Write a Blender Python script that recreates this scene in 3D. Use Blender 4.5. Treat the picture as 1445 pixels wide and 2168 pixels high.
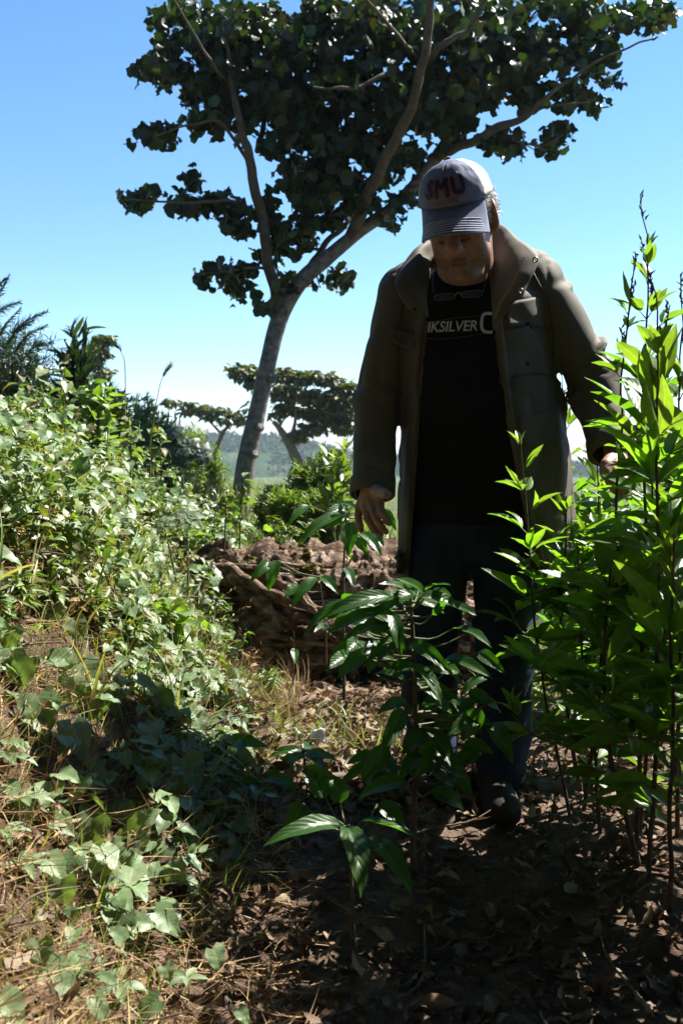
import bpy, bmesh, math, random
import numpy as np
from mathutils import Vector, Matrix
from mathutils.bvhtree import BVHTree

for o in list(bpy.data.objects):
    bpy.data.objects.remove(o, do_unlink=True)
scene = bpy.context.scene
COL = scene.collection
rng = np.random.default_rng(11)
random.seed(11)
R = math.radians

# ------------------------------------------------------------------ camera
CAM_Z = 0.92
PITCH = R(2.28)
cam_d = bpy.data.cameras.new('camera')
cam = bpy.data.objects.new('camera', cam_d)
COL.objects.link(cam)
cam.location = (0, 0, CAM_Z)
cam.rotation_euler = (math.pi / 2 - PITCH, 0, 0)
cam_d.sensor_fit = 'VERTICAL'
cam_d.sensor_height = 23.6
cam_d.sensor_width = 23.6
cam_d.lens = 23.6 * 2109 / 2168
cam_d.clip_start = 0.05
cam_d.clip_end = 6000
cam_d.dof.use_dof = True
cam_d.dof.focus_distance = 2.55
cam_d.dof.aperture_fstop = 5.0
scene.camera = cam

# ------------------------------------------------------------------ light
SUN_EL, SUN_AZ = R(52), R(55)          # azimuth measured from +Y towards +X
world = bpy.data.worlds.new('World')
scene.world = world
world.use_nodes = True
wn, wl = world.node_tree.nodes, world.node_tree.links
wn.clear()
w_out = wn.new('ShaderNodeOutputWorld')
w_bg = wn.new('ShaderNodeBackground')
w_bg.inputs['Strength'].default_value = 0.066
sky = wn.new('ShaderNodeTexSky')
sky.sky_type = 'NISHITA'
sky.sun_disc = False
sky.sun_elevation = SUN_EL
sky.sun_rotation = SUN_AZ
sky.altitude = 1200
sky.air_density = 1.0
sky.dust_density = 0.15
sky.ozone_density = 1.6
# low white cloud bank, laid out by direction in the sky
tc = wn.new('ShaderNodeTexCoord')
sep = wn.new('ShaderNodeSeparateXYZ')
wl.new(tc.outputs['Generated'], sep.inputs[0])
mp = wn.new('ShaderNodeMapping')
mp.inputs['Scale'].default_value = (5.0, 5.0, 26.0)
wl.new(tc.outputs['Generated'], mp.inputs['Vector'])
nz = wn.new('ShaderNodeTexNoise')
nz.inputs['Scale'].default_value = 1.3
nz.inputs['Detail'].default_value = 6
nz.inputs['Roughness'].default_value = 0.55
wl.new(mp.outputs[0], nz.inputs['Vector'])
band = wn.new('ShaderNodeMapRange')          # 1 at the horizon, 0 a few degrees up
band.inputs['From Min'].default_value = 0.025
band.inputs['From Max'].default_value = 0.080
band.inputs['To Min'].default_value = 0.49
band.inputs['To Max'].default_value = -0.22
wl.new(sep.outputs['Z'], band.inputs['Value'])
addn = wn.new('ShaderNodeMath'); addn.operation = 'ADD'
wl.new(nz.outputs['Fac'], addn.inputs[0]); wl.new(band.outputs[0], addn.inputs[1])
cm = wn.new('ShaderNodeMapRange')
cm.interpolation_type = 'SMOOTHSTEP'
cm.inputs['From Min'].default_value = 0.52
cm.inputs['From Max'].default_value = 0.72
wl.new(addn.outputs[0], cm.inputs['Value'])
mixc = wn.new('ShaderNodeMix'); mixc.data_type = 'RGBA'
wl.new(cm.outputs[0], mixc.inputs[0])
hs = wn.new('ShaderNodeHueSaturation'); hs.inputs['Saturation'].default_value = 1.2; hs.inputs['Hue'].default_value = 0.498
wl.new(sky.outputs[0], hs.inputs['Color'])
wl.new(hs.outputs[0], mixc.inputs[6])
mixc.inputs[7].default_value = (4.2, 4.4, 4.6, 1)
wl.new(mixc.outputs[2], w_bg.inputs['Color'])
wl.new(w_bg.outputs[0], w_out.inputs[0])

sun_d = bpy.data.lights.new('sun', 'SUN')
sun_d.energy = 5.0
sun_d.angle = R(0.55)
sun_d.color = (1.0, 0.955, 0.88)
sun = bpy.data.objects.new('sun', sun_d)
COL.objects.link(sun)
SUN = Vector((math.cos(SUN_EL) * math.sin(SUN_AZ), math.cos(SUN_EL) * math.cos(SUN_AZ), math.sin(SUN_EL)))
sun.rotation_euler = SUN.to_track_quat('Z', 'Y').to_euler()
sun.location = (5, 8, 12)

scene.view_settings.view_transform = 'Standard'
scene.view_settings.look = 'None'
scene.view_settings.exposure = 1.85
scene.view_settings.gamma = 1.0
scene.cycles.max_bounces = 6
scene.cycles.transparent_max_bounces = 4

# ------------------------------------------------------------------ helpers
FPX = 2109.0
def P(u, v, Y):
    """photo pixel (1445x2168) seen at world depth Y -> world point"""
    a = (u - 722.5) / FPX
    b = (1084.0 - v) / FPX
    cp, sp = math.cos(PITCH), math.sin(PITCH)
    d = np.array([a, cp + b * sp, -sp + b * cp])
    return np.array([0, 0, CAM_Z]) + d * (Y / d[1])

def unit(a):
    a = np.asarray(a, float)
    return a / np.maximum(np.linalg.norm(a, axis=-1, keepdims=True), 1e-9)

def sstep(x):
    x = np.clip(x, 0, 1)
    return x * x * (3 - 2 * x)

def vnoise(p, seed=0):
    p = np.asarray(p, float)
    i = np.floor(p).astype(np.int64)
    f = p - i
    f = f * f * (3 - 2 * f)
    def hsh(ix, iy, iz):
        n = (ix * 374761393 + iy * 668265263 + iz * 2147483647 + seed * 1274126177) & 0xffffffff
        n = ((n ^ (n >> 13)) * 1274126177) & 0xffffffff
        return ((n ^ (n >> 16)) & 0xffff) / 32767.5 - 1
    r = 0
    for dx in (0, 1):
        for dy in (0, 1):
            for dz in (0, 1):
                w = (f[..., 0] if dx else 1 - f[..., 0]) * (f[..., 1] if dy else 1 - f[..., 1]) * (f[..., 2] if dz else 1 - f[..., 2])
                r = r + w * hsh(i[..., 0] + dx, i[..., 1] + dy, i[..., 2] + dz)
    return r

def fbm(p, seed=0, octv=4):
    p = np.asarray(p, float)
    r, a = 0, 1.0
    for k in range(octv):
        r = r + a * vnoise(p * (2 ** k) + 17.3 * k, seed + k)
        a *= 0.5
    return r

def catmull(pts, n):
    pts = np.asarray(pts, float)
    m = len(pts)
    t = np.linspace(0, m - 1, n)
    i = np.clip(np.floor(t).astype(int), 0, m - 2)
    f = (t - i)[:, None]
    ext = np.vstack([2 * pts[0] - pts[1], pts, 2 * pts[-1] - pts[-2]])
    p0, p1, p2, p3 = ext[i], ext[i + 1], ext[i + 2], ext[i + 3]
    return 0.5 * (2 * p1 + (p2 - p0) * f + (2 * p0 - 5 * p1 + 4 * p2 - p3) * f ** 2 + (3 * p1 - p0 - 3 * p2 + p3) * f ** 3)

class MB:
    """collects geometry and links it as ONE mesh object"""
    def __init__(s):
        s.v, s.f, s.uv, s.mi, s.n = [], [], [], [], 0
    def add(s, v, f, uv=None, mi=0):
        v = np.asarray(v, np.float32).reshape(-1, 3)
        f = np.asarray(f, np.int64)
        if len(f) == 0: return
        s.v.append(v); s.f.append(f + s.n); s.n += len(v)
        s.uv.append(np.asarray(uv, np.float32) if uv is not None else np.full((len(v), 2), 0.5, np.float32))
        s.mi.append(np.full(len(f), mi, np.int32))
    def grid(s, pts, uv=None, mi=0, closed=False):
        """pts (na, nb, 3)"""
        na, nb = pts.shape[:2]
        idx = np.arange(na * nb).reshape(na, nb)
        if closed:
            idx = np.concatenate([idx, idx[:, :1]], 1)
        f = np.stack([idx[:-1, :-1], idx[:-1, 1:], idx[1:, 1:], idx[1:, :-1]], -1).reshape(-1, 4)
        s.add(pts.reshape(-1, 3), f, uv, mi)
    def tube(s, pts, rad, n=8, cap=True, mi=0):
        pts = np.asarray(pts, float)
        m = len(pts)
        rad = np.broadcast_to(np.asarray(rad, float), (m,))
        T = unit(np.gradient(pts, axis=0))
        ref = np.array([0.0, 1.0, 0.13]) if abs(T[0][2]) > 0.5 else np.array([0.05, 0.1, 1.0])
        A = unit(np.cross(T, ref)); B = np.cross(T, A)
        th = np.linspace(0, 2 * np.pi, n, endpoint=False)
        ring = pts[:, None] + rad[:, None, None] * (np.cos(th)[None, :, None] * A[:, None] + np.sin(th)[None, :, None] * B[:, None])
        uv = np.stack(np.broadcast_arrays((th / 6.283)[None, :], np.linspace(0, 1, m)[:, None]), -1).reshape(-1, 2)
        base = s.n
        s.grid(ring, uv, mi, closed=True)
        if cap:
            for e, k in ((0, 0), (m - 1, m - 1)):
                c = np.vstack([ring[k], pts[k] + T[k] * (rad[k] * 0.4 if k else -rad[k] * 0.3)])
                f = [[i, (i + 1) % n, n, n] for i in range(n)]
                if not k: f = [[q[1], q[0], n, n] for q in f]
                s.tri(c, [[q[0], q[1], q[2]] for q in f], mi)
    def merge(s, o, mi=0):
        if o.n:
            s.add(np.concatenate(o.v), np.concatenate(o.f), np.concatenate(o.uv), mi)
    def tri(s, v, f, mi=0):
        v = np.asarray(v, np.float32); f = np.asarray(f, np.int64)
        f = np.concatenate([f, f[:, 2:3]], 1)      # marked as degenerate quad -> triangle on build
        s.add(v, f, None, mi)
    def mesh(s, name, mats, smooth=True):
        v = np.concatenate(s.v); f = np.concatenate(s.f); uv = np.concatenate(s.uv); mi = np.concatenate(s.mi)
        me = bpy.data.meshes.new(name)
        me.vertices.add(len(v)); me.vertices.foreach_set('co', v.ravel())
        tri = f[:, 2] == f[:, 3]
        tot = np.where(tri, 3, 4).astype(np.int32)
        start = np.concatenate([[0], np.cumsum(tot)[:-1]]).astype(np.int32)
        mask = np.ones(f.shape, bool); mask[tri, 3] = False
        li = f[mask].astype(np.int32)
        me.loops.add(len(li)); me.loops.foreach_set('vertex_index', li)
        me.polygons.add(len(f)); me.polygons.foreach_set('loop_start', start)
        me.polygons.foreach_set('loop_total', tot)
        me.polygons.foreach_set('material_index', mi)
        me.polygons.foreach_set('use_smooth', np.full(len(f), smooth, bool))
        ul = me.uv_layers.new(name='UVMap')
        ul.data.foreach_set('uv', uv[li].ravel())
        for m in (mats if isinstance(mats, (list, tuple)) else [mats]): me.materials.append(m)
        me.update(calc_edges=True); me.validate()
        return me
    def build(s, name, mats, parent=None, smooth=True):
        o = bpy.data.objects.new(name, s.mesh(name, mats, smooth))
        COL.objects.link(o)
        if parent: child(o, parent)
        return o

def child(o, parent):
    o.parent = parent
    o.matrix_parent_inverse = Matrix.Translation(-Vector(world_loc(parent)))
    return o

def world_loc(o):
    l = Vector(o.location)
    if o.parent: l = l + world_loc(o.parent) + o.matrix_parent_inverse.translation
    return l

def tag(o, label, cat, group=None, kind=None):
    if label: o['label'] = label
    if cat: o['category'] = cat
    if group: o['group'] = group
    if kind: o['kind'] = kind
    return o

def thing(name, label, cat, loc, group=None):
    o = bpy.data.objects.new(name, None)
    COL.objects.link(o)
    o.location = [float(c) for c in loc]
    o.empty_display_size = 0.05
    return tag(o, label, cat, group)

# ---- implicit surfaces meshed with surface nets
class Field:
    def __init__(s, lo, hi, h):
        s.lo = np.array(lo, float); s.h = h
        s.n = np.ceil((np.array(hi) - s.lo) / h).astype(int) + 1
        s.f = np.full(s.n, 1.0, np.float32)
    def _box(s, lo, hi):
        a = np.clip(np.floor((np.array(lo) - s.lo) / s.h).astype(int), 0, s.n)
        b = np.clip(np.ceil((np.array(hi) - s.lo) / s.h).astype(int) + 1, 0, s.n)
        ax = [s.lo[i] + s.h * np.arange(a[i], b[i]) for i in range(3)]
        sl = tuple(slice(a[i], b[i]) for i in range(3))
        return sl, ax[0][:, None, None], ax[1][None, :, None], ax[2][None, None, :]
    def _mix(s, sl, d, k, sub):
        f = s.f[sl]
        if f.size == 0: return
        d = d.astype(np.float32)
        if sub:
            g = np.clip(0.5 - 0.5 * (f + d) / k, 0, 1)
            s.f[sl] = f * (1 - g) - d * g + k * g * (1 - g)
        else:
            g = np.clip(0.5 + 0.5 * (f - d) / k, 0, 1)
            s.f[sl] = f * (1 - g) + d * g - k * g * (1 - g)
    def cap(s, a, b, ra, rb=None, k=0.01, sub=False):
        rb = ra if rb is None else rb
        a, b = np.array(a, float), np.array(b, float)
        m = max(ra, rb) + k + 3 * s.h
        sl, X, Y, Z = s._box(np.minimum(a, b) - m, np.maximum(a, b) + m)
        ab = b - a; L = max(ab @ ab, 1e-12)
        t = np.clip(((X - a[0]) * ab[0] + (Y - a[1]) * ab[1] + (Z - a[2]) * ab[2]) / L, 0, 1)
        d = np.sqrt((X - a[0] - t * ab[0]) ** 2 + (Y - a[1] - t * ab[1]) ** 2 + (Z - a[2] - t * ab[2]) ** 2) - (ra + (rb - ra) * t)
        s._mix(sl, d, k, sub)
    def ell(s, c, r, M=None, k=0.01, sub=False):
        c = np.array(c, float); r = np.array(r, float)
        m = r.max() + k + 3 * s.h
        sl, X, Y, Z = s._box(c - m, c + m)
        X, Y, Z = X - c[0], Y - c[1], Z - c[2]
        if M is not None:
            M = np.array(M)
            X, Y, Z = (M[0, 0] * X + M[1, 0] * Y + M[2, 0] * Z), (M[0, 1] * X + M[1, 1] * Y + M[2, 1] * Z), (M[0, 2] * X + M[1, 2] * Y + M[2, 2] * Z)
        k0 = np.sqrt((X / r[0]) ** 2 + (Y / r[1]) ** 2 + (Z / r[2]) ** 2)
        k1 = np.sqrt((X / r[0] ** 2) ** 2 + (Y / r[1] ** 2) ** 2 + (Z / r[2] ** 2) ** 2)
        s._mix(sl, k0 * (k0 - 1) / np.maximum(k1, 1e-6), k, sub)
    def loft(s, zs, cx, cy, rx, ry, k=0.02):
        zs = np.array(zs, float)
        R_ = max(max(rx), max(ry)) + 0.05
        sl, X, Y, Z = s._box((min(cx) - R_, min(cy) - R_, zs[0] - 0.02), (max(cx) + R_, max(cy) + R_, zs[-1] + 0.02))
        z = Z.ravel()
        g = lambda a: np.interp(z, zs, a)[None, None, :]
        x, y, a, b = X - g(cx), Y - g(cy), g(rx), g(ry)
        k0 = np.sqrt((x / a) ** 2 + (y / b) ** 2); k1 = np.sqrt((x / a ** 2) ** 2 + (y / b ** 2) ** 2)
        d = k0 * (k0 - 1) / np.maximum(k1, 1e-6)
        d = np.maximum(d, np.maximum(zs[0] - Z, Z - zs[-1]))
        s._mix(sl, d, k, False)
    def nets(s):
        f = s.f; ins = f < 0
        c = [ins[dx:f.shape[0] - 1 + dx, dy:f.shape[1] - 1 + dy, dz:f.shape[2] - 1 + dz] for dx in (0, 1) for dy in (0, 1) for dz in (0, 1)]
        cnt = sum(x.astype(np.int8) for x in c)
        I = np.argwhere((cnt > 0) & (cnt < 8))
        off = np.array([(dx, dy, dz) for dx in (0, 1) for dy in (0, 1) for dz in (0, 1)])
        val = np.stack([f[I[:, 0] + o[0], I[:, 1] + o[1], I[:, 2] + o[2]] for o in off], 1)
        acc = np.zeros((len(I), 3)); w = np.zeros(len(I))
        for a in range(8):
            for b in range(a + 1, 8):
                if np.abs(off[a] - off[b]).sum() != 1: continue
                m = (val[:, a] < 0) != (val[:, b] < 0)
                t = val[m, a] / (val[m, a] - val[m, b])
                acc[m] += off[a] + t[:, None] * (off[b] - off[a]); w[m] += 1
        v = s.lo + s.h * (I + acc / w[:, None])
        idx = np.full(np.array(f.shape) - 1, -1, np.int64)
        idx[I[:, 0], I[:, 1], I[:, 2]] = np.arange(len(I))
        F = []
        for ax in range(3):
            o1, o2 = [(1, 2), (2, 0), (0, 1)][ax]
            A = np.take(ins, range(f.shape[ax] - 1), ax); B = np.take(ins, range(1, f.shape[ax]), ax)
            E = np.argwhere(A != B)
            ok = (E[:, o1] > 0) & (E[:, o2] > 0) & (E[:, o1] < f.shape[o1] - 1) & (E[:, o2] < f.shape[o2] - 1)
            E = E[ok]
            sg = A[E[:, 0], E[:, 1], E[:, 2]]
            q = []
            for d1, d2 in ((1, 1), (0, 1), (0, 0), (1, 0)):
                e = E.copy(); e[:, o1] -= d1; e[:, o2] -= d2
                q.append(idx[e[:, 0], e[:, 1], e[:, 2]])
            q = np.stack(q, 1)
            q[~sg] = q[~sg][:, ::-1]
            F.append(q)
        F = np.concatenate(F)
        return v, F[(F >= 0).all(1)]

def vert_normals(v, f):
    n = np.cross(v[f[:, 2]] - v[f[:, 0]], v[f[:, 3]] - v[f[:, 1]])
    out = np.zeros_like(v)
    for k in range(4): np.add.at(out, f[:, k], n)
    return unit(out)

def bvh_of(v, f):
    return BVHTree.FromPolygons([tuple(x) for x in v], [tuple(x) for x in f.tolist()])

# ---- leaves
def wfun(kind, t):
    if kind == 'lance': return np.sin(np.pi * np.clip(t, 0, 1) ** 0.85) ** 0.9
    if kind == 'ovate': return np.sin(np.pi * t ** 0.72) ** 0.8 * (1 - 0.25 * t)
    if kind == 'round': return np.sqrt(np.clip(1 - (2 * t - 1) ** 2, 0, 1)) * (1 - 0.1 * t)
    if kind == 'heart': return np.interp(t, [0, .04, .14, .3, .5, .7, .87, 1], [.55, .84, 1, .97, .78, .5, .22, 0])
    if kind == 'lobed': return np.interp(t, [0, .06, .2, .32, .42, .52, .64, .76, .88, 1], [.3, .95, 1, .42, .5, .82, .3, .42, .2, 0])
    if kind == 'grass': return np.clip(1 - t ** 1.6, 0.02, 1) * np.minimum(1, 0.5 + 3 * t)
    return 1 - t

def leaves(mb, base, d, up, L, W, droop=0.5, fold=0.25, shape='lance', nl=6, nw=3, ragged=0.0, ripple=0.0, twist=0.0, mi=0):
    base = np.asarray(base, float); N = len(base)
    if N == 0: return
    bc = lambda a: np.broadcast_to(np.asarray(a, float), (N,))
    L, W, droop, fold = bc(L), bc(W), bc(droop), bc(fold)
    d = unit(d); x = unit(np.cross(d, up)); z = np.cross(x, d)
    t = np.linspace(0, 1, nl)
    w = wfun(shape, t)
    w = np.maximum(w, 0.015)
    ang = droop[:, None] * t[None, :]
    seg = L[:, None] / (nl - 1)
    ym = np.concatenate([np.zeros((N, 1)), np.cumsum(np.cos((ang[:, 1:] + ang[:, :-1]) / 2) * seg, 1)], 1)
    zm = np.concatenate([np.zeros((N, 1)), np.cumsum(-np.sin((ang[:, 1:] + ang[:, :-1]) / 2) * seg, 1)], 1)
    s = np.linspace(-1, 1, nw)
    hw = 0.5 * W[:, None, None] * w[None, :, None] * np.ones((N, 1, nw))
    if ragged: hw = hw * (1 + ragged * rng.uniform(-1, 1, (N, nl, nw)))
    offx = s[None, None, :] * hw * np.cos(fold)[:, None, None]
    offn = np.abs(s)[None, None, :] * hw * np.sin(fold)[:, None, None]
    if ripple: offn = offn + ripple * W[:, None, None] * np.abs(s)[None, None, :] * np.sin(t[None, :, None] * 17 + 3 * s[None, None, :] + rng.uniform(0, 6, (N, 1, 1)))
    tw = (rng.uniform(-1, 1, N) * twist)[:, None, None] * t[None, :, None]
    ox = offx * np.cos(tw) - offn * np.sin(tw); on = offx * np.sin(tw) + offn * np.cos(tw)
    back = np.zeros(nl)
    yy = ym[:, :, None] + on * np.sin(ang)[:, :, None]
    if shape in ('heart', 'lobed'):
        yy = yy - (np.abs(s) ** 1.5)[None, None, :] * (L * 0.16)[:, None, None] * np.exp(-t * 5)[None, :, None]
    zz = zm[:, :, None] + on * np.cos(ang)[:, :, None]
    pts = base[:, None, None] + ox[..., None] * x[:, None, None] + yy[..., None] * d[:, None, None] + zz[..., None] * z[:, None, None]
    idx = np.arange(nl * nw).reshape(nl, nw)
    f = np.stack([idx[:-1, :-1], idx[:-1, 1:], idx[1:, 1:], idx[1:, :-1]], -1).reshape(-1, 4)
    F = (f[None] + (np.arange(N) * nl * nw)[:, None, None]).reshape(-1, 4)
    uv = np.stack(np.broadcast_arrays((s * 0.5 + 0.5)[None, :], t[:, None]), -1).reshape(1, -1, 2).repeat(N, 0).reshape(-1, 2)
    mb.add(pts.reshape(-1, 3), F, uv, mi)

def rdir(n, zlo=-1, zhi=1):
    z = rng.uniform(zlo, zhi, n); a = rng.uniform(0, 2 * np.pi, n); r = np.sqrt(np.maximum(0, 1 - z * z))
    return np.stack([r * np.cos(a), r * np.sin(a), z], 1)

def tilt_up(n, amt):
    return unit(np.array([0, 0, 1.0]) + rng.normal(0, amt, (n, 3)))

# ------------------------------------------------------------------ materials
def newmat(name):
    m = bpy.data.materials.new(name); m.use_nodes = True
    nt = m.node_tree; nt.nodes.clear()
    out = nt.nodes.new('ShaderNodeOutputMaterial')
    return m, nt.nodes, nt.links, out

def ramp(n, l, src, cols):
    r = n.new('ShaderNodeValToRGB')
    e = r.color_ramp.elements
    while len(e) < len(cols): e.new(0.5)
    for i, c in enumerate(cols):
        e[i].position = c[0] if len(c) == 2 else i / (len(cols) - 1)
        cc = c[1] if len(c) == 2 else c
        e[i].color = (*cc, 1)
    l.new(src, r.inputs[0])
    return r.outputs[0]

def noise(n, l, scale, detail=4, rough=0.6, vec=None, stretch=None, dist=0.0):
    t = n.new('ShaderNodeTexNoise')
    t.inputs['Scale'].default_value = scale; t.inputs['Detail'].default_value = detail
    t.inputs['Roughness'].default_value = rough; t.inputs['Distortion'].default_value = dist
    if vec is None:
        g = n.new('ShaderNodeTexCoord'); vec = g.outputs['Object']
    if stretch:
        mpp = n.new('ShaderNodeMapping'); mpp.inputs['Scale'].default_value = stretch
        l.new(vec, mpp.inputs[0]); vec = mpp.outputs[0]
    l.new(vec, t.inputs['Vector'])
    return t.outputs['Fac']

def mixcol(n, l, fac, a, b, mode='MIX'):
    m = n.new('ShaderNodeMix'); m.data_type = 'RGBA'; m.blend_type = mode
    for k, x in ((0, fac), (6, a), (7, b)):
        if isinstance(x, (int, float)): m.inputs[k].default_value = x
        elif isinstance(x, tuple): m.inputs[k].default_value = (*x, 1)
        else: l.new(x, m.inputs[k])
    return m.outputs[2]

def bump(n, l, h, strength=0.4, dist=0.01, normal=None):
    b = n.new('ShaderNodeBump'); b.inputs['Strength'].default_value = strength; b.inputs['Distance'].default_value = dist
    l.new(h, b.inputs['Height'])
    if normal is not None: l.new(normal, b.inputs['Normal'])
    return b.outputs[0]

def leaf_mat(name, cols, trans=0.3, rough=0.42, tcol=None, veins=True, spec=0.5, rib=1.5, vb=.12):
    m, n, l, out = newmat(name)
    g = n.new('ShaderNodeNewGeometry')
    c = ramp(n, l, g.outputs['Random Per Island'], cols)
    nf = noise(n, l, 38, 3)
    c = mixcol(n, l, 1.0, c, ramp(n, l, nf, [(0.3, (.72, .72, .66)), (0.75, (1.12, 1.1, 1.05))]), 'MULTIPLY')
    p = n.new('ShaderNodeBsdfPrincipled')
    if veins:
        uv = n.new('ShaderNodeUVMap'); sp = n.new('ShaderNodeSeparateXYZ'); l.new(uv.outputs[0], sp.inputs[0])
        a = n.new('ShaderNodeMath'); a.operation = 'SUBTRACT'; a.inputs[1].default_value = 0.5; l.new(sp.outputs[0], a.inputs[0])
        b = n.new('ShaderNodeMath'); b.operation = 'ABSOLUTE'; l.new(a.outputs[0], b.inputs[0])
        mr = n.new('ShaderNodeMapRange'); mr.inputs['From Min'].default_value = 0.0; mr.inputs['From Max'].default_value = 0.045
        mr.inputs['To Min'].default_value = 1; mr.inputs['To Max'].default_value = 0; l.new(b.outputs[0], mr.inputs['Value'])
        # side veins: stripes in v - k*|u|
        k = n.new('ShaderNodeMath'); k.operation = 'MULTIPLY_ADD'; k.inputs[1].default_value = -0.55
        l.new(b.outputs[0], k.inputs[0]); l.new(sp.outputs[1], k.inputs[2])
        s2 = n.new('ShaderNodeMath'); s2.operation = 'MULTIPLY'; s2.inputs[1].default_value = 52; l.new(k.outputs[0], s2.inputs[0])
        s3 = n.new('ShaderNodeMath'); s3.operation = 'SINE'; l.new(s2.outputs[0], s3.inputs[0])
        c = mixcol(n, l, mr.outputs[0], c, mixcol(n, l, 1.0, c, (rib, rib, rib), 'MULTIPLY'))
        l.new(bump(n, l, s3.outputs[0], vb, 0.002), p.inputs['Normal'])
    l.new(c, p.inputs['Base Color'])
    p.inputs['Roughness'].default_value = rough
    p.inputs['Specular IOR Level'].default_value = spec
    tr = n.new('ShaderNodeBsdfTranslucent')
    tc_ = mixcol(n, l, 1.0, c, tcol or (2.4, 2.6, 0.7), 'MULTIPLY')
    l.new(tc_, tr.inputs[0])
    mx = n.new('ShaderNodeMixShader'); mx.inputs[0].default_value = trans
    l.new(p.outputs[0], mx.inputs[1]); l.new(tr.outputs[0], mx.inputs[2])
    l.new(mx.outputs[0], out.inputs[0])
    return m

def plain_mat(name, cols, rough=0.7, scale=20, bscale=None, bstr=0.3, bdist=0.004, stretch=None, spec=0.4, metal=0.0, sss=0.0, detail=5, crease=None, tint=False):
    m, n, l, out = newmat(name)
    p = n.new('ShaderNodeBsdfPrincipled')
    if len(cols) == 1: p.inputs['Base Color'].default_value = (*cols[0], 1)
    else:
        f = noise(n, l, scale, detail, 0.62, stretch=stretch)
        l.new(ramp(n, l, f, cols if len(cols[0]) == 2 else [(0.3 + 0.4 * i / (len(cols) - 1), c) for i, c in enumerate(cols)]), p.inputs['Base Color'])
    p.inputs['Roughness'].default_value = rough
    p.inputs['Specular IOR Level'].default_value = spec
    p.inputs['Metallic'].default_value = metal
    if sss:
        p.inputs['Subsurface Weight'].default_value = sss
        p.inputs['Subsurface Radius'].default_value = (0.012, 0.004, 0.002)
        p.inputs['Subsurface Scale'].default_value = 0.6
    if bscale:
        l.new(bump(n, l, noise(n, l, bscale, 6, 0.65, stretch=stretch), bstr, bdist), p.inputs['Normal'])
    if crease:                      # sharp wear creases of stiff cloth
        t = n.new('ShaderNodeTexNoise'); t.noise_type = 'RIDGED_MULTIFRACTAL'
        t.inputs['Scale'].default_value = crease[0]; t.inputs['Detail'].default_value = 3; t.inputs['Distortion'].default_value = .7
        g = n.new('ShaderNodeTexCoord'); mpp = n.new('ShaderNodeMapping'); mpp.inputs['Scale'].default_value = crease[3]
        l.new(g.outputs['Object'], mpp.inputs[0]); l.new(mpp.outputs[0], t.inputs['Vector'])
        prev = p.inputs['Normal'].links[0].from_socket if p.inputs['Normal'].links else None
        l.new(bump(n, l, t.outputs['Fac'], crease[1], crease[2], prev), p.inputs['Normal'])
    if tint:                        # pigment painted per vertex (lips, stubble, flush)
        at = n.new('ShaderNodeVertexColor'); at.layer_name = 'pigment'
        l.new(mixcol(n, l, 1.0, p.inputs['Base Color'].links[0].from_socket, at.outputs[0], 'MULTIPLY'), p.inputs['Base Color'])
    l.new(p.outputs[0], out.inputs[0])
    return m

M = {}
M['soil'] = plain_mat('soil', [(0.25, (.05, .031, .021)), (0.5, (.115, .075, .052)), (0.75, (.25, .178, .128))], 0.95, 9, 45, 0.9, 0.03, spec=0.15)
nt = M['soil'].node_tree; p_ = nt.nodes['Principled BSDF']; bs = p_.inputs['Base Color'].links[0].from_socket
tcg = nt.nodes.new('ShaderNodeTexCoord'); sg = nt.nodes.new('ShaderNodeSeparateXYZ'); nt.links.new(tcg.outputs['Object'], sg.inputs[0])
mg = nt.nodes.new('ShaderNodeMapRange'); mg.inputs['From Min'].default_value = 4.6; mg.inputs['From Max'].default_value = 8.0; nt.links.new(sg.outputs[1], mg.inputs['Value'])
grn = ramp(nt.nodes, nt.links, noise(nt.nodes, nt.links, 1.4, 6), [(0.3, (.03, .045, .013)), (0.55, (.065, .085, .024)), (0.75, (.14, .13, .055))])
nt.links.new(mixcol(nt.nodes, nt.links, mg.outputs[0], bs, grn), p_.inputs['Base Color'])
M['hill'] = plain_mat('hill_forest', [(0.35, (.018, .035, .018)), (0.6, (.045, .075, .035)), (0.85, (.16, .12, .085))], 1.0, 0.06, 0.6, 0.8, 2.0, spec=0.0)
M['bark'] = plain_mat('bark', [(0.3, (.06, .053, .045)), (0.50, (.16, .145, .125)), (0.62, (.21, .19, .165)), (0.70, (.38, .37, .34))], 0.9, 18, 34, 0.7, 0.02, spec=0.2)
M['limb'] = plain_mat('limb_bark', [(.06, .048, .035), (.14, .115, .085)], 0.9, 16, 30, 0.6, 0.02, spec=0.15)
M['twig'] = plain_mat('twig_bark', [(.10, .075, .05), (.2, .16, .11)], 0.9, 20, spec=0.2)
M['log'] = plain_mat('rotten_wood', [(0.3, (.035, .024, .016)), (0.45, (.12, .078, .052)), (0.57, (.26, .18, .13)), (0.72, (.44, .365, .31))], 0.95, 17, 46, 1.0, 0.03, stretch=(0.7, 1.3, 1.3), spec=0.1, crease=(11, .9, .03, (.6, 1.3, 1.3)))
M['moss'] = plain_mat('moss', [(.045, .038, .012), (.16, .12, .035)], 1.0, 26, 60, 0.9, 0.02, spec=0.0)
M['jacket'] = plain_mat('jacket_cloth', [(.074, .063, .044), (.106, .092, .066)], 0.74, 9, 420, 0.45, 0.0012, spec=0.28, crease=(8, .75, .010, (1, 1, .7)))
M['jacket_dark'] = plain_mat('jacket_lining', [(.05, .038, .026), (.075, .055, .038)], 0.7, 9, spec=0.2)
M['tee'] = plain_mat('black_cotton', [(.0045, .0045, .005), (.008, .008, .009)], 0.9, 14, 300, 0.1, 0.001, spec=0.1)
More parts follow.
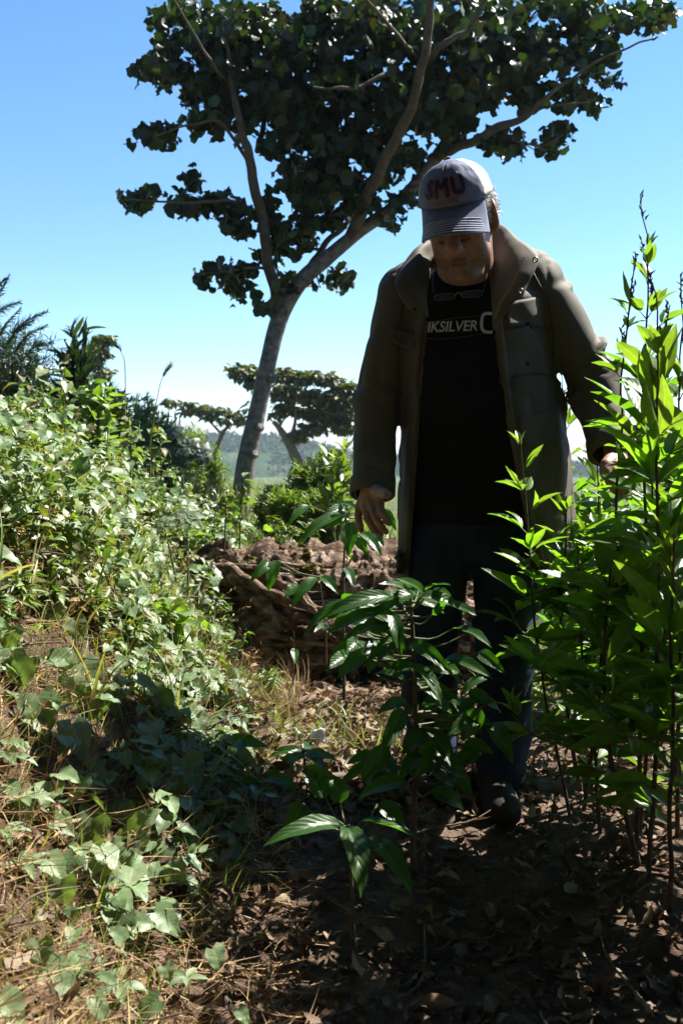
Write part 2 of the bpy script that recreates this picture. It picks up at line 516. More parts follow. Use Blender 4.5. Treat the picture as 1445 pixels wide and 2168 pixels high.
M['jeans'] = plain_mat('denim', [(0.35, (.006, .011, .025)), (0.6, (.015, .027, .057)), (0.78, (.04, .062, .11))], 0.85, 11, 240, 0.25, 0.001, stretch=(1, 1, .5), spec=0.2, crease=(8, .6, .010, (1, 1, 1.6)))
M['skin'] = plain_mat('skin', [(0.3, (.20, .10, .066)), (0.55, (.31, .17, .118)), (0.75, (.39, .23, .165))], 0.52, 34, 170, 0.35, 0.003, spec=0.4, sss=0.10, tint=True)
M['hair'] = plain_mat('white_hair', [(.5, .5, .5), (.8, .8, .8)], 0.5, 60)
M['brow'] = plain_mat('brow_hair', [(.09, .08, .075), (.2, .19, .18)], 0.6, 60)
M['cap'] = plain_mat('cap_cloth', [(0.3, (.11, .125, .19)), (0.6, (.165, .185, .265)), (0.8, (.25, .26, .33))], 0.85, 30, 400, 0.2, 0.001, spec=0.2)
M['mesh'] = plain_mat('cap_mesh', [(.55, .5, .42), (.75, .71, .63)], 0.8, 420, 400, 0.4, 0.001, spec=0.2)
M['cap_thread'] = plain_mat('pale_thread', [(.5, .52, .6)], 0.8)
M['navy'] = plain_mat('navy_thread', [(.012, .016, .075), (.02, .026, .10)], 0.6, 200)
M['red'] = plain_mat('red_thread', [(.20, .012, .02), (.28, .02, .03)], 0.6, 200)
M['print'] = plain_mat('shirt_print', [(.42, .46, .46)], 0.8)
M['print_line'] = plain_mat('shirt_print_line', [(.09, .08, .10)], 0.8)
M['metal'] = plain_mat('dull_metal', [(.18, .17, .15)], 0.35, metal=0.9)
M['brass'] = plain_mat('brass', [(.42, .30, .10)], 0.35, metal=0.9)
M['black'] = plain_mat('black_plastic', [(.01, .01, .011)], 0.4)
M['shoe'] = plain_mat('shoe_leather', [(.012, .010, .009), (.03, .024, .02)], 0.75, 30, 60, .4, .004, spec=.2)
M['stem'] = plain_mat('green_stem', [(.05, .06, .02), (.13, .13, .05)], 0.7, 30)
M['brown_stem'] = plain_mat('brown_stem', [(.035, .024, .016), (.09, .065, .04)], 0.85, 40)
M['straw'] = leaf_mat('straw', [(.30, .20, .10), (.44, .32, .17), (.22, .13, .08), (.38, .26, .15)], 0.15, 0.8, (1.1, 1, .8), veins=False, spec=0.2)
M['litter'] = leaf_mat('dead_leaf', [(.065, .038, .024), (.13, .078, .048), (.23, .165, .108), (.10, .062, .044), (.32, .265, .195)], 0.12, 0.75, (1.2, 1, .8), spec=0.25)
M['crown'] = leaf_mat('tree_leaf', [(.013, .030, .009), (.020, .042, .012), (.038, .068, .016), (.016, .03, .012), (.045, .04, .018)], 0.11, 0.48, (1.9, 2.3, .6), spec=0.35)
M['far_leaf'] = leaf_mat('far_tree_leaf', [(.045, .065, .02), (.075, .09, .03), (.12, .12, .045), (.10, .08, .04)], 0.2, 0.5, veins=False)
M['shrub'] = leaf_mat('shrub_leaf', [(.045, .10, .014), (.062, .135, .02), (.085, .16, .026), (.05, .105, .02)], 0.55, 0.42, (2.7, 2.8, .6))
M['shrub_tip'] = leaf_mat('young_shrub_leaf', [(.10, .18, .03), (.14, .22, .04), (.09, .17, .03)], 0.45, 0.45, (2.0, 2.0, .6))
M['coffee'] = leaf_mat('coffee_leaf', [(.02, .062, .01), (.03, .085, .012), (.024, .07, .012)], 0.46, 0.36, (2.8, 3.3, .5), spec=0.42, rib=2.0)
M['coffee_yellow'] = leaf_mat('yellowing_leaf', [(.26, .25, .03), (.34, .28, .05)], 0.35, 0.4, (1.3, 1.2, .6))
M['vine'] = leaf_mat('vine_leaf', [(.09, .155, .065), (.135, .205, .095), (.17, .235, .12), (.10, .155, .08), (.21, .25, .13)], 0.25, 0.5, (1.9, 2.2, .5), spec=0.38, vb=.05)
M['cover'] = leaf_mat('ground_cover_leaf', [(.07, .13, .03), (.11, .18, .05), (.16, .23, .08), (.20, .23, .10), (.15, .12, .06), (.10, .19, .04)], 0.25, 0.5, (1.9, 2.1, .5), veins=False)
M['grass'] = leaf_mat('grass_blade', [(.08, .14, .025), (.14, .21, .04), (.24, .26, .08), (.32, .27, .13)], 0.3, 0.5, (1.8, 1.9, .6), veins=False)
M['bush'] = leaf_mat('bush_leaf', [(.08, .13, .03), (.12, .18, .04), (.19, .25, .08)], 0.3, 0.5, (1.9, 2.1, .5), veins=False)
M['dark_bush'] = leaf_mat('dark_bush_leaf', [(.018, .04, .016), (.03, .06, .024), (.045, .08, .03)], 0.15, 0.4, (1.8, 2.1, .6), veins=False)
M['far_wood'] = leaf_mat('far_wood_leaf', [(.02, .04, .02), (.032, .06, .026), (.05, .075, .035)], 0.1, 0.95, veins=False, spec=0.05)
M['paper'] = plain_mat('torn_paper', [(0.35, (.55, .56, .58)), (0.7, (.22, .30, .42))], 0.6, 28)
M['lens'] = plain_mat('spectacle_lens', [(.03, .035, .04)], 0.05, spec=0.8)
# ------------------------------------------------------------------ ground
def hgt(x, y):
    x = np.asarray(x, float); y = np.asarray(y, float)
    bank = 0.80 * sstep((-0.07 - x - 0.14 * np.maximum(y - 3, 0) + 0.05 * np.sin(y * 3.1)) / (0.85 + 0.1 * np.clip(y - 3, 0, 6))) * (0.75 + 0.25 * sstep((y - 0.8) / 2.2))
    terr = 0.44 * sstep((y - 4.15 - 0.12 * np.sin(x * 5)) / 0.42) * sstep((0.55 - x) / 0.35)
    h = np.maximum(bank, terr) + 0.25 * np.minimum(bank, terr)
    h = h + 0.16 * sstep((y - 4) / 3) * sstep((-0.7 - x) / 1.5)
    h = h + 0.08 * sstep((y - 1.7) / .7) * sstep((x + .55) / .4) * sstep((9 - y) / 4)
    h = h - 0.45 * sstep((y - 12) / 10) * sstep((x + 6) / 3)
    p = np.stack(np.broadcast_arrays(x, y, 0 * x), -1)
    near = np.exp(-np.maximum(y - 5, 0) * 0.3)
    h = h + near * (0.022 * fbm(p * 3.2, 3, 3) + 0.008 * vnoise(p * 16, 9))
    far = sstep((np.hypot(x, y) - 30) / 60)
    return h * (1 - far) - 0.6 * far

def axis(lo, hi, step, far, g=1.22):
    a = list(np.arange(lo, hi + 1e-6, step))
    s = step
    while a[-1] < far: s *= g; a.append(a[-1] + s)
    s = step
    while a[0] > -far: s *= g; a.insert(0, a[0] - s)
    return np.array(a)
gx = axis(-2.6, 2.6, 0.028, 560); gy = axis(0.6, 6.2, 0.028, 560)
GX, GY = np.meshgrid(gx, gy, indexing='ij')
mb = MB(); mb.grid(np.stack([GX, GY, hgt(GX, GY)], -1)[:, ::-1])
g = mb.build('ground', M['soil']); tag(g, 'brown soil path beside a sloping bank and flat land beyond', 'ground', kind='structure')

# far wooded ridge
t = np.linspace(0, 1, 120); dpt = np.linspace(0, 1, 24)
xx = -170 + 330 * t
prof = np.interp(xx, [-170, -110, -70, -45, -28, -12, 4, 22, 50, 100, 160], [14, 15, 15, 14.5, 13.5, 11.0, 7.6, 5.5, 3.8, 3, 2])
ridge = np.zeros((120, 24, 3))
for j, q in enumerate(dpt):
    ridge[:, j, 0] = xx; ridge[:, j, 1] = 300 + 160 * q
    ridge[:, j, 2] = -1 + (prof + 1) * np.sin(np.pi * min(q * 1.0 + 0.0, 1)) ** 0.8
ridge[..., 2] += 1.1 * fbm(ridge * 0.12, 5, 4) * np.sin(np.pi * dpt)[None, :]
mb = MB(); mb.grid(ridge)
hl = mb.build('hill', M['hill']); tag(hl, 'dark wooded ridge with a bare brown slope far beyond the leaning tree', 'hill', kind='structure')
# woods on the ridge: one mass of tiny crowns
mb = MB()
n = 5200
i = rng.integers(2, 118, n); j = rng.integers(1, 14, n)
pp = ridge[i, j] + rng.normal(0, 1.4, (n, 3)) * [1, 1, .25]
keep = ~((pp[:, 0] > -42) & (pp[:, 0] < -22) & (pp[:, 2] < 7))
pp = pp[keep]
for k in range(6):
    leaves(mb, pp + rng.normal(0, .5, pp.shape), rdir(len(pp)), rdir(len(pp)), rng.uniform(1.0, 2.0, len(pp)), rng.uniform(.9, 1.6, len(pp)), shape='round', nl=3, nw=2)
wd = mb.build('woodland', M['far_wood']); tag(wd, 'far off wood covering the ridge on the skyline', 'woodland', kind='stuff')

# ------------------------------------------------------------------ main tree
def pxline(pts, Y, n=None):
    """pts: (u, v, width px[, dY])"""
    p = np.array([P(q[0], q[1], Y + (q[3] if len(q) > 3 else 0)) for q in pts])
    r = np.array([q[2] for q in pts], float) / FPX * Y / 2
    n = n or len(pts) * 5
    s = np.linspace(0, len(pts) - 1, n)
    return catmull(p, n), np.interp(s, range(len(pts)), r)

TY = 8.4
tree = thing('leaning_tree', 'tall tree with a leaning pale grey trunk and a wide dark crown', 'tree', P(505, 1110, TY))
mb = MB()
pl, r = pxline([(500, 1150, 70), (507, 1098, 55), (520, 985, 50), (545, 870, 46), (569, 760, 43), (585, 695, 44), (604, 645, 45), (640, 592, 42), (690, 548, 38), (760, 490, 33), (830, 440, 31), (880, 388, 30), (920, 340, 29)], TY, 90)
r = r * (1 + 0.05 * vnoise(pl * 6, 2)) 
mb.tube(pl, r * .82, 18)
for (u, v) in ((533, 905), (522, 962), (560, 800)):
    c = P(u + 16, v, TY - 0.09)
    mb.tube([c + [0, .03, 0], c + [0, .0, -.01], c + [0.002, -.022, -.012]], [.04, .028, .010], 10)
mb.build('trunk', M['bark'], tree)
limbs = [
 [(588, 665, 38), (576, 580, 29, -.1), (552, 450, 26, -.25), (532, 355, 24, -.35), (508, 270, 19, -.45), (495, 200, 14, -.5), (480, 120, 9, -.5), (470, 40, 5, -.5)],
 [(740, 505, 32), (790, 392, 28, -.3), (850, 272, 25, -.6), (880, 200, 22, -.8), (897, 130, 20, -1.0), (907, 60, 18, -1.1), (914, -80, 13, -1.3), (920, -250, 9, -1.4)],
 [(915, 345, 30), (960, 282, 28, .2), (1010, 230, 23, .3), (1060, 180, 17, .4), (1110, 130, 12, .5), (1180, 60, 7, .6)],
 [(925, 335, 26), (942, 322, 23, -.1), (1000, 298, 22, -.3), (1060, 268, 20, -.4), (1110, 245, 15, -.5), (1150, 212, 11, -.6), (1230, 150, 7, -.6), (1330, 105, 5, -.7), (1392, 78, 4, -.7)],
 [(545, 320, 16), (560, 240, 13, .3), (570, 180, 10, .4), (600, 90, 6, .6)],
 [(645, 598, 28), (656, 560, 20, .2), (690, 515, 16, .3), (735, 470, 12, .4), (780, 420, 7, .5)],
 [(903, 140, 15), (925, 108, 15, -.9), (965, 84, 13, -1.), (1000, 60, 10, -1), (1030, 0, 7, -1.1)],
 [(560, 480, 9), (500, 428, 8, -.3), (420, 425, 7, -.5), (330, 428, 5, -.6), (270, 420, 3, -.6)],
 [(575, 570, 8), (540, 565, 7, -.2), (480, 575, 5, -.3), (430, 578, 3, -.3)],
 [(530, 350, 9), (470, 262, 8, -.6), (420, 262, 6, -.7), (330, 285, 4, -.8)],
 [(880, 200, 13), (820, 165, 11, -.6), (740, 190, 8, -.8), (660, 180, 5, -.9)],
 [(855, 270, 13), (760, 205, 10, .5), (650, 160, 7, .7), (540, 130, 4, .8)],
 [(900, 360, 15), (880, 330, 13, .2), (850, 345, 9, .4), (800, 370, 6, .6)],
 [(1060, 268, 9), (1090, 300, 6, -.5), (1140, 310, 4, -.6), (1190, 285, 3, -.6)],
 [(1110, 245, 8), (1180, 225, 6, -.7), (1260, 215, 3, -.7)],
 [(1000, 240, 9), (1020, 170, 8, .1), (1080, 90, 6, -.2), (1150, 20, 5, -.3), (1260, -20, 4, -.4)],
 [(896, 140, 9), (830, 60, 8, -1.3), (760, -20, 6, -1.6)],
 [(497, 210, 9), (440, 120, 7, -.9), (390, 40, 5, -1.1), (350, -30, 3, -1.2)],
]
for q in limbs:
    mb = MB()
    pl, r = pxline(q, TY, len(q) * 8); r = r * .82
    pl[4:] += 0.02 * np.stack([fbm(pl[4:] * 5, s, 2) for s in (1, 2, 3)], -1)
    mb.tube(pl, r, 10)
    mb.build('limb', M['limb'], tree)

clusters = [  # u, v, ru, rv
 (430, 50, 95, 60), (520, 85, 110, 75), (640, 75, 120, 85), (760, 60, 120, 80), (880, 70, 110, 85), (1000, 60, 105, 75), (1120, 45, 95, 60), (1225, 25, 85, 45),
 (1330, 35, 55, 35), (1395, 45, 38, 36), (1300, 100, 40, 28), (345, 155, 52, 28), (300, 150, 25, 20), (420, 165, 85, 48), (520, 180, 85, 60), (640, 190, 100, 70), (760, 180, 105, 70), (880, 190, 90, 60),
 (1000, 150, 85, 55), (1100, 120, 75, 50), (1200, 100, 65, 42), (1275, 150, 34, 34), (345, 300, 50, 36), (310, 290, 20, 16), (405, 262, 60, 30), (470, 250, 50, 30),
 (600, 285, 70, 50), (690, 280, 90, 60), (800, 260, 90, 60), (900, 240, 70, 45), (995, 205, 70, 40), (1080, 185, 60, 40), (1190, 205, 55, 34), (1245, 225, 26, 24),
 (640, 360, 80, 45), (730, 350, 90, 48), (820, 350, 55, 40), (1110, 305, 66, 22), (1060, 300, 45, 24), (1180, 285, 32, 25), (300, 428, 45, 20), (268, 425, 16, 14), (370, 432, 60, 22),
 (440, 428, 50, 24), (500, 430, 45, 34), (402, 380, 22, 16), (515, 480, 34, 34), (585, 440, 34, 38), (625, 420, 60, 48), (700, 415, 65, 48), (760, 440, 45, 28),
 (640, 480, 55, 38), (592, 510, 36, 34), (690, 468, 45, 28), (470, 580, 48, 22), (430, 580, 16, 16), (522, 592, 44, 32), (560, 560, 26, 24), (562, 655, 15, 14),
 (700, 590, 30, 20), (600, 600, 22, 26), (727, 600, 10, 9), (860, 420, 35, 30), (870, 330, 40, 26), (945, 300, 30, 25), (830, 470, 22, 14), (975, 265, 40, 25), (780, 390, 50, 36),
 (540, 230, 60, 55), (470, 120, 70, 60), (355, 40, 24, 34), (610, 230, 60, 50), (350, 100, 30, 14)]
mb = MB(); mbl = MB(); twig = MB()
for (u, v, ru, rv) in clusters:
    area = math.pi * ru * rv
    n = int(area / (80 if v > 220 else 62)) + 8
    dep = rng.normal(0.10, 0.5 if v < 230 else 0.3, n)
    m_ = max(3, n // 16); cen = rdir(m_) * rng.uniform(0, 1, (m_, 1)) ** .42
    q = cen[rng.integers(0, m_, n)] + rng.normal(0, 1, (n, 3)) * np.array([14 / ru, 11 / rv, .2]); dep = dep * .6 + q[:, 2] * .25
    base = np.array([P(u + a[0] * ru, v + a[1] * rv, TY + dd) for a, dd in zip(q, dep)])
    L = rng.uniform(0.06, 0.145, n)
    d = rdir(n, -1, .35); d[:, 2] -= 0.25
    leaves(mb, base - unit(d) * L[:, None] * .5, d, rdir(n), L, L * rng.uniform(.7, 1.0, n), droop=rng.uniform(.2, 1.4, n), fold=rng.uniform(-.2, .9, n), shape='round', nl=7, nw=5, ragged=0.22, ripple=0.10, twist=.7)
    k = max(2, n // 24)
    for a in range(k):
        e = base[a]; c = P(u, v, TY + dep[a] * .5)
        twig.tube([c, (c + e) / 2 + rng.normal(0, .03, 3), e], [.006, .004, .002], 4, cap=False)
# branches reaching back over the path, out of the top of the view
over = []
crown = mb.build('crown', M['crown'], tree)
twig.build('twigs', M['twig'], tree)['kind'] = 'stuff'
# ------------------------------------------------------------------ trees beyond
def layered_tree(name, label, Y, trunk, blobs, leaf, mat, group, dens=1.0, limbs=()):
    t = thing(name, label, 'tree', P(trunk[0][0], trunk[0][1], Y), group)
    mb = MB()
    pl, r = pxline(trunk, Y, len(trunk) * 6); mb.tube(pl, r, 9)
    mb.build('trunk', M['twig'], t)
    for q in limbs:
        mb = MB(); pl, r = pxline(q, Y, len(q) * 6); mb.tube(pl, r, 7); mb.build('limb', M['twig'], t)
    mb = MB()
    sc = Y / FPX
    for (u, v, ru, rv) in blobs:
        n = int(dens * math.pi * ru * rv / 7) + 4
        q = rdir(n) * rng.uniform(0, 1, (n, 1)) ** 0.5
        base = P(u, v, Y) + q[:, [0, 2, 1]] * [ru * sc, ru * sc * .8, rv * sc] + [0, rng.normal(0, ru * sc * .3), 0]
        L = rng.uniform(.7, 1.3, n) * leaf
        leaves(mb, base, rdir(n, -.7, .5), tilt_up(n, .8), L, L * .6, droop=.6, fold=.3, shape='ovate', nl=4, nw=3)
    mb.build('crown', mat, t)
    return t
gb = 'flat topped trees behind the leaning tree'
layered_tree('spreading_tree', 'flat topped spreading tree behind the leaning trunk, with sunlit layered crown', 22,
  [(640, 1000, 26), (615, 945, 20), (590, 905, 12), (578, 893, 9)],
  [(520, 790, 34, 16), (500, 785, 20, 10), (540, 812, 30, 14), (600, 795, 32, 18), (640, 800, 36, 16), (690, 805, 32, 14), (730, 820, 26, 14), (610, 835, 40, 20), (660, 842, 40, 18), (715, 850, 36, 18), (690, 880, 44, 18), (640, 872, 34, 12), (600, 862, 26, 10), (730, 900, 34, 20), (660, 908, 36, 14), (625, 925, 24, 10), (585, 880, 14, 8), (720, 870, 30, 16), (750, 840, 24, 14)],
  .17, M['far_leaf'], gb, 1.15, [[(612, 942, 10), (625, 890, 7), (620, 850, 5), (600, 820, 3)], [(615, 945, 10), (660, 905, 6), (700, 870, 4)], [(590, 905, 7), (600, 890, 4), (612, 878, 3)]])
layered_tree('spreading_tree', 'lower spreading tree on the left skyline against the white cloud', 30,
  [(455, 960, 12), (470, 920, 9), (485, 900, 6)],
  [(360, 852, 20, 9), (395, 858, 24, 9), (430, 866, 24, 9), (465, 872, 24, 10), (495, 880, 22, 12), (510, 890, 18, 9), (480, 892, 26, 9), (400, 872, 22, 8), (440, 884, 22, 7), (520, 868, 10, 4)],
  .20, M['far_leaf'], gb, .9, [[(470, 920, 6), (440, 890, 4), (400, 868, 3)]])
layered_tree('pine_tree', 'small dark pine crown behind the left shrub', 20,
  [(205, 900, 14), (212, 800, 10), (218, 730, 5)],
  [(215, 718, 24, 12), (228, 722, 14, 10), (205, 740, 22, 12), (220, 752, 20, 12), (200, 765, 24, 14), (212, 790, 26, 16)],
  .12, M['far_leaf'], None, 1.6)

# ------------------------------------------------------------------ rotten log
def build_log():
    t = thing('fallen_log', 'big rotten fallen log with crumbling bark at the path edge behind the man', 'log', P(640, 1420, 3.95))
    n, m = 280, 200
    ax = catmull(np.array([P(400, 1215, 4.4), P(500, 1262, 4.25), P(620, 1290, 4.15), (0.05, 4.15, .35), P(850, 1285, 4.2), (0.50, 4.25, .31), (0.72, 4.3, .26)]), n)
    rad = np.interp(np.linspace(0, 1, n), [0, .1, .3, .6, .85, .97, 1], [.10, .14, .18, .20, .20, .16, .06])
    T = unit(np.gradient(ax, axis=0)); A = unit(np.cross(T, [0, 0, 1])); B = np.cross(A, T)
    th = np.linspace(0, 2 * np.pi, m, endpoint=False)
    dirv = np.cos(th)[None, :, None] * A[:, None] + np.sin(th)[None, :, None] * B[:, None]
    dirv = 1.3 * np.cos(th)[None, :, None] * (A - B)[:, None] / 1.414 + .72 * np.sin(th)[None, :, None] * (A + B)[:, None] / 1.414
    q = ax[:, None] + rad[:, None, None] * dirv
    s = np.linspace(0, 1, n)[:, None] * np.ones((1, m))
    grain = np.stack([s * 5, np.cos(th)[None] * 3.4 + 0 * s, np.sin(th)[None] * 3.4 + 0 * s], -1)
    fib = np.stack([s * 3, np.cos(th)[None] * 14 + 0 * s, np.sin(th)[None] * 14 + 0 * s], -1)
    rdg = lambda p, sd: 1 - np.abs(fbm(p, sd, 3))
    disp = 0.07 * fbm(grain, 4, 4) + 0.032 * rdg(fib, 8) * (1.3 - s) - .02 + 0.07 * (rdg(q * [9, 7, 7], 12) - .5) + 0.034 * (rdg(q * 19, 5) - .5) + .012 * vnoise(q * 45, 6)
    # broken hollow under the front
    under = 0.0
    q = q + (disp - under)[..., None] * dirv
    mb = MB(); mb.grid(q, closed=True)
    global LOG_BVH; LOG_BVH = bvh_of(np.concatenate(mb.v), np.concatenate(mb.f))
    mb.build('log_body', M['log'], t)
    # frayed fibres and splintered strips along the left half
    for k in range(24):
        i0 = rng.integers(2, 110); i1 = i0 + rng.integers(40, 130); a = rng.uniform(.0, 2.0)
        ii = np.linspace(i0, min(i1, n - 1), 14).astype(int)
        dr = 1.3 * math.cos(a) * (A - B)[ii] / 1.414 + .72 * math.sin(a) * (A + B)[ii] / 1.414
        pts = ax[ii] + dr * (rad[ii] * 1.02 + .03)[:, None] + 0.018 * np.stack([fbm(ax[ii] * 9, k + z, 2) for z in range(3)], -1)
        pts[-1] += [rng.uniform(0, .05), -.03, -rng.uniform(0, .06)]
        mb2 = MB(); mb2.tube(pts, np.interp(np.linspace(0, 1, 14), [0, .3, 1], [.004, rng.uniform(.007, .016), .002]), 6)
        mb2.build('splinter', M['log'], t)
    for k in range(9):          # thick frayed strands running down to the right
        a0, a1 = P(rng.uniform(420, 560), rng.uniform(1170, 1225), 4.25), P(rng.uniform(600, 760), rng.uniform(1275, 1375), 3.86)
        pts = catmull(np.array([a0, a0 * .6 + a1 * .4 + [0, -.05, rng.uniform(.0, .05)], a0 * .25 + a1 * .75 + [0, -.05, rng.uniform(-.01, .03)], a1]), 30)
        pts = pts + .018 * np.stack([fbm(pts * 11 + k, z, 3) for z in range(3)], -1)
        mb = MB(); mb.tube(pts, np.interp(np.linspace(0, 1, 30), [0, .3, .8, 1], [.010, rng.uniform(.012, .028), .010, .002]) * (1 + .35 * vnoise(pts * 30, k)), 9); mb.build('splinter', M['log'], t)
    # mossy crumbling crust on top
    mb = MB()
    for (u, v, Y, r) in ((560, 1192, 4.3, .06), (600, 1176, 4.35, .07), (640, 1184, 4.25, .05), (585, 1214, 4.15, .06), (540, 1206, 4.2, .045), (655, 1209, 4.1, .045), (520, 1184, 4.4, .045)):
        a = np.linspace(0, np.pi, 36)[:, None]; b = np.linspace(0, 2 * np.pi, 56, endpoint=False)[None]
        sp = np.stack([np.sin(a) * np.cos(b), np.sin(a) * np.sin(b), np.cos(a) + 0 * b], -1)
        c = P(u, v, Y)
        rr = r * (1 + .5 * fbm(sp * 2 + c * 9, 3, 3) + .35 * fbm(sp * 7 + c, 8, 3))
        mb.grid(c + sp * rr[..., None] * [1.25, .9, .62], closed=True)
    mb.build('moss_crust', M['moss'], t)
build_log()

# dead root stump behind the right shrubs
t = thing('root_stump', 'weathered dead root chunk lying in sun behind the right shrubs', 'stump', P(1280, 1570, 3.2))
mb = MB()
a = np.linspace(0, np.pi, 40)[:, None]; b = np.linspace(0, 2 * np.pi, 60, endpoint=False)[None]
sp = np.stack([np.sin(a) * np.cos(b), np.sin(a) * np.sin(b), np.cos(a) + 0 * b], -1)
rr = .085 * (1 + .55 * fbm(sp * 1.6, 31, 4) + .15 * fbm(sp * 9, 5, 2))
mb.grid(P(1270, 1560, 3.2) + sp * rr[..., None] * [1.6, .8, .9], closed=True)
mb.build('stump_body', M['log'], t)
for e in ((1310, 1512), (1225, 1545), (1335, 1560)):
    mb = MB(); p0 = P(1275, 1560, 3.2); p1 = P(e[0], e[1], 3.1)
    mb.tube(catmull([p0, (p0 + p1) / 2 + [0, -.02, .02], p1], 10), np.linspace(.035, .006, 10), 8); mb.build('root', M['log'], t)
# ------------------------------------------------------------------ the man
PY = 2.60
person = thing('person', 'man in olive jacket, black tee, jeans and mesh back cap, looking down', 'person', (0.34, 2.62, float(hgt(0.34, 2.62))))
HC = P(967, 438, 2.42)
HS = 0.885
yaw, pit, rol = R(-22), R(31), R(-4)
Mh = Matrix.Rotation(yaw, 3, 'Z') @ Matrix.Rotation(rol, 3, 'Y') @ Matrix.Rotation(pit, 3, 'X')
MH = np.array(Mh)
def H(x, f, u):            # head frame: right, forward, up
    return HC + HS * (MH @ np.array([x, -f, u]))

# head, neck
fd = Field(HC + [-.15, -.20, -.30], HC + [.17, .20, .16], 0.0026)
E = lambda c, r, k=.012, sub=False: fd.ell(H(*c), (r[0] * HS, r[1] * HS, r[2] * HS), MH, k, sub)
E((0, -.012, .012), (.084, .102, .092))
E((0, .028, -.05), (.074, .066, .085), .02)
E((0, .03, -.11), (.064, .062, .058), .02)
for s in (-1, 1):
    E((s * .040, .060, -.072), (.032, .030, .036), .022)
    E((s * .043, .042, -.118), (.034, .036, .036), .022)
    E((s * .034, .082, .008), (.026, .014, .011), .012)        # brow
    E((s * .034, .098, -.026), (.024, .016, .014), .009, True) # socket
    E((s * .034, .078, -.027), (.017, .015, .014), .004)       # closed lids
    E((s * .034, .089, -.049), (.019, .010, .008), .008)
    fd.cap(H(s * .020, .100, -.060), H(s * .050, .082, -.062), .0028, .002, .005, True)
    fd.cap(H(s * .018, .098, -.0325), H(s * .050, .085, -.034), .0022, .0018, .003, True)       # bag under the eye
    E((s * .022, .101, -.080), (.013, .015, .013), .006)       # nostril wing
    E((s * .010, .106, -.089), (.005, .006, .004), .003, True)
E((0, .082, -.108), (.036, .020, .028), .014)                  # muzzle
fd.cap(H(0, .088, -.018), H(0, .120, -.070), .012, .018, .008)
E((0, .122, -.076), (.021, .018, .016), .008)
E((0, .100, -.117), (.027, .010, .0065), .006)
E((0, .099, -.131), (.024, .010, .0075), .006)
for a, b in (((-.03, .094, -.124), (0, .1115, -.1225)), ((0, .1115, -.1225), (.03, .094, -.124))):
    fd.cap(H(*a), H(*b), .0040, .0036, .004, True)
for s in (-1, 1):
    fd.cap(H(s * .025, .106, -.080), H(s * .046, .090, -.126), .0068, .0045, .006, True)
    fd.cap(H(s * .036, .091, -.126), H(s * .038, .082, -.148), .003, .002, .006, True)
E((0, .078, -.160), (.030, .022, .022), .016)                  # chin
E((0, .050, -.172), (.050, .040, .026), .022)                  # soft under-chin
for s in (-1, 1):                                              # ears
    Me = MH @ np.array(Matrix.Rotation(s * R(24), 3, 'Z') @ Matrix.Rotation(R(-12), 3, 'X'))
    c = H(s * .091, -.022, -.040)
    fd.ell(c, (.010, .022, .036), Me, .006)
    fd.ell(H(s * .101, -.020, -.036), (.006, .012, .020), Me, .004, True)
    fd.ell(H(s * .088, -.014, -.072), (.008, .010, .012), Me, .006)
fd.cap(H(0, -.03, -.07), np.array([0.325, 2.62, 1.38]), .066, .075, .03)
hv, hf = fd.nets()

# torso, arms and hands below the clothes
fb = Field((-.02, 2.30, .72), (.90, 2.86, 1.50), 0.0042)
fb.loft([.84, .9, 1.05, 1.25, 1.40, 1.47], [.35] * 6, [2.62] * 6, [.13, .145, .15, .16, .14, .07], [.09, .10, .105, .10, .085, .06])
shL, elL, wrL = P(838, 640, 2.62), P(796, 860, 2.62), P(788, 1035, 2.52)
shR, elR, wrR = P(1160, 615, 2.62), P(1268, 800, 2.60), P(1304, 965, 2.46)
for a, b, c in ((shL, elL, wrL), (shR, elR, wrR)):
    fb.cap(a, b, .038, .036, .03); fb.cap(b, c, .036, .027, .02)
def hand(wr, knuckles, fingers, thumb):
    for kn in knuckles: fb.cap(wr, kn, .021, .0125, .012)
    for fg in fingers:
        for (a, b), ra, rb in zip(zip(fg[:-1], fg[1:]), (.0108, .0098, .0090), (.0098, .0090, .0078)):
            fb.cap(a, b, ra, rb, .004)
    for (a, b), ra in zip(zip(thumb[:-1], thumb[1:]), (.017, .0135, .0125)):
        fb.cap(a, b, ra, ra * .92, .008)
Kx = [P(803, 1066, 2.47), P(788, 1072, 2.475), P(773, 1074, 2.49), P(760, 1074, 2.51)]
hand(P(786, 1034, 2.51), Kx,
     [[Kx[0], P(808, 1086, 2.44), P(817, 1100, 2.43), P(824, 1108, 2.435)],
      [Kx[1], P(794, 1095, 2.45), P(806, 1115, 2.44), P(817, 1126, 2.45)],
      [Kx[2], P(777, 1098, 2.47), P(790, 1120, 2.46), P(806, 1131, 2.47)],
      [Kx[3], P(758, 1092, 2.50), P(760, 1108, 2.49), P(764, 1122, 2.50)]],
     [P(792, 1036, 2.49), P(804, 1044, 2.45), P(812, 1044, 2.42), P(818, 1047, 2.40)])
Ky = [P(1290, 1000, 2.40), P(1303, 1002, 2.39), P(1315, 1000, 2.39), P(1326, 996, 2.40)]
hand(P(1302, 965, 2.45), Ky,
     [[Ky[0], P(1288, 1018, 2.39), P(1294, 1030, 2.39), P(1300, 1040, 2.40)],
      [Ky[1], P(1304, 1022, 2.37), P(1308, 1036, 2.375), P(1312, 1048, 2.39)],
      [Ky[2], P(1319, 1018, 2.37), P(1322, 1032, 2.375), P(1324, 1042, 2.39)],
      [Ky[3], P(1333, 1012, 2.38), P(1337, 1024, 2.385), P(1338, 1032, 2.40)]],
     [P(1292, 972, 2.42), P(1283, 985, 2.39), P(1280, 997, 2.38), P(1281, 1008, 2.375)])
bv, bf = fb.nets()
mb = MB(); mb.add(hv, hf); mb.add(bv, bf)
body = mb.build('body', M['skin'], person)
loc = ((hv - HC) / HS) @ MH * [1, -1, 1]               # head frame of every head vertex
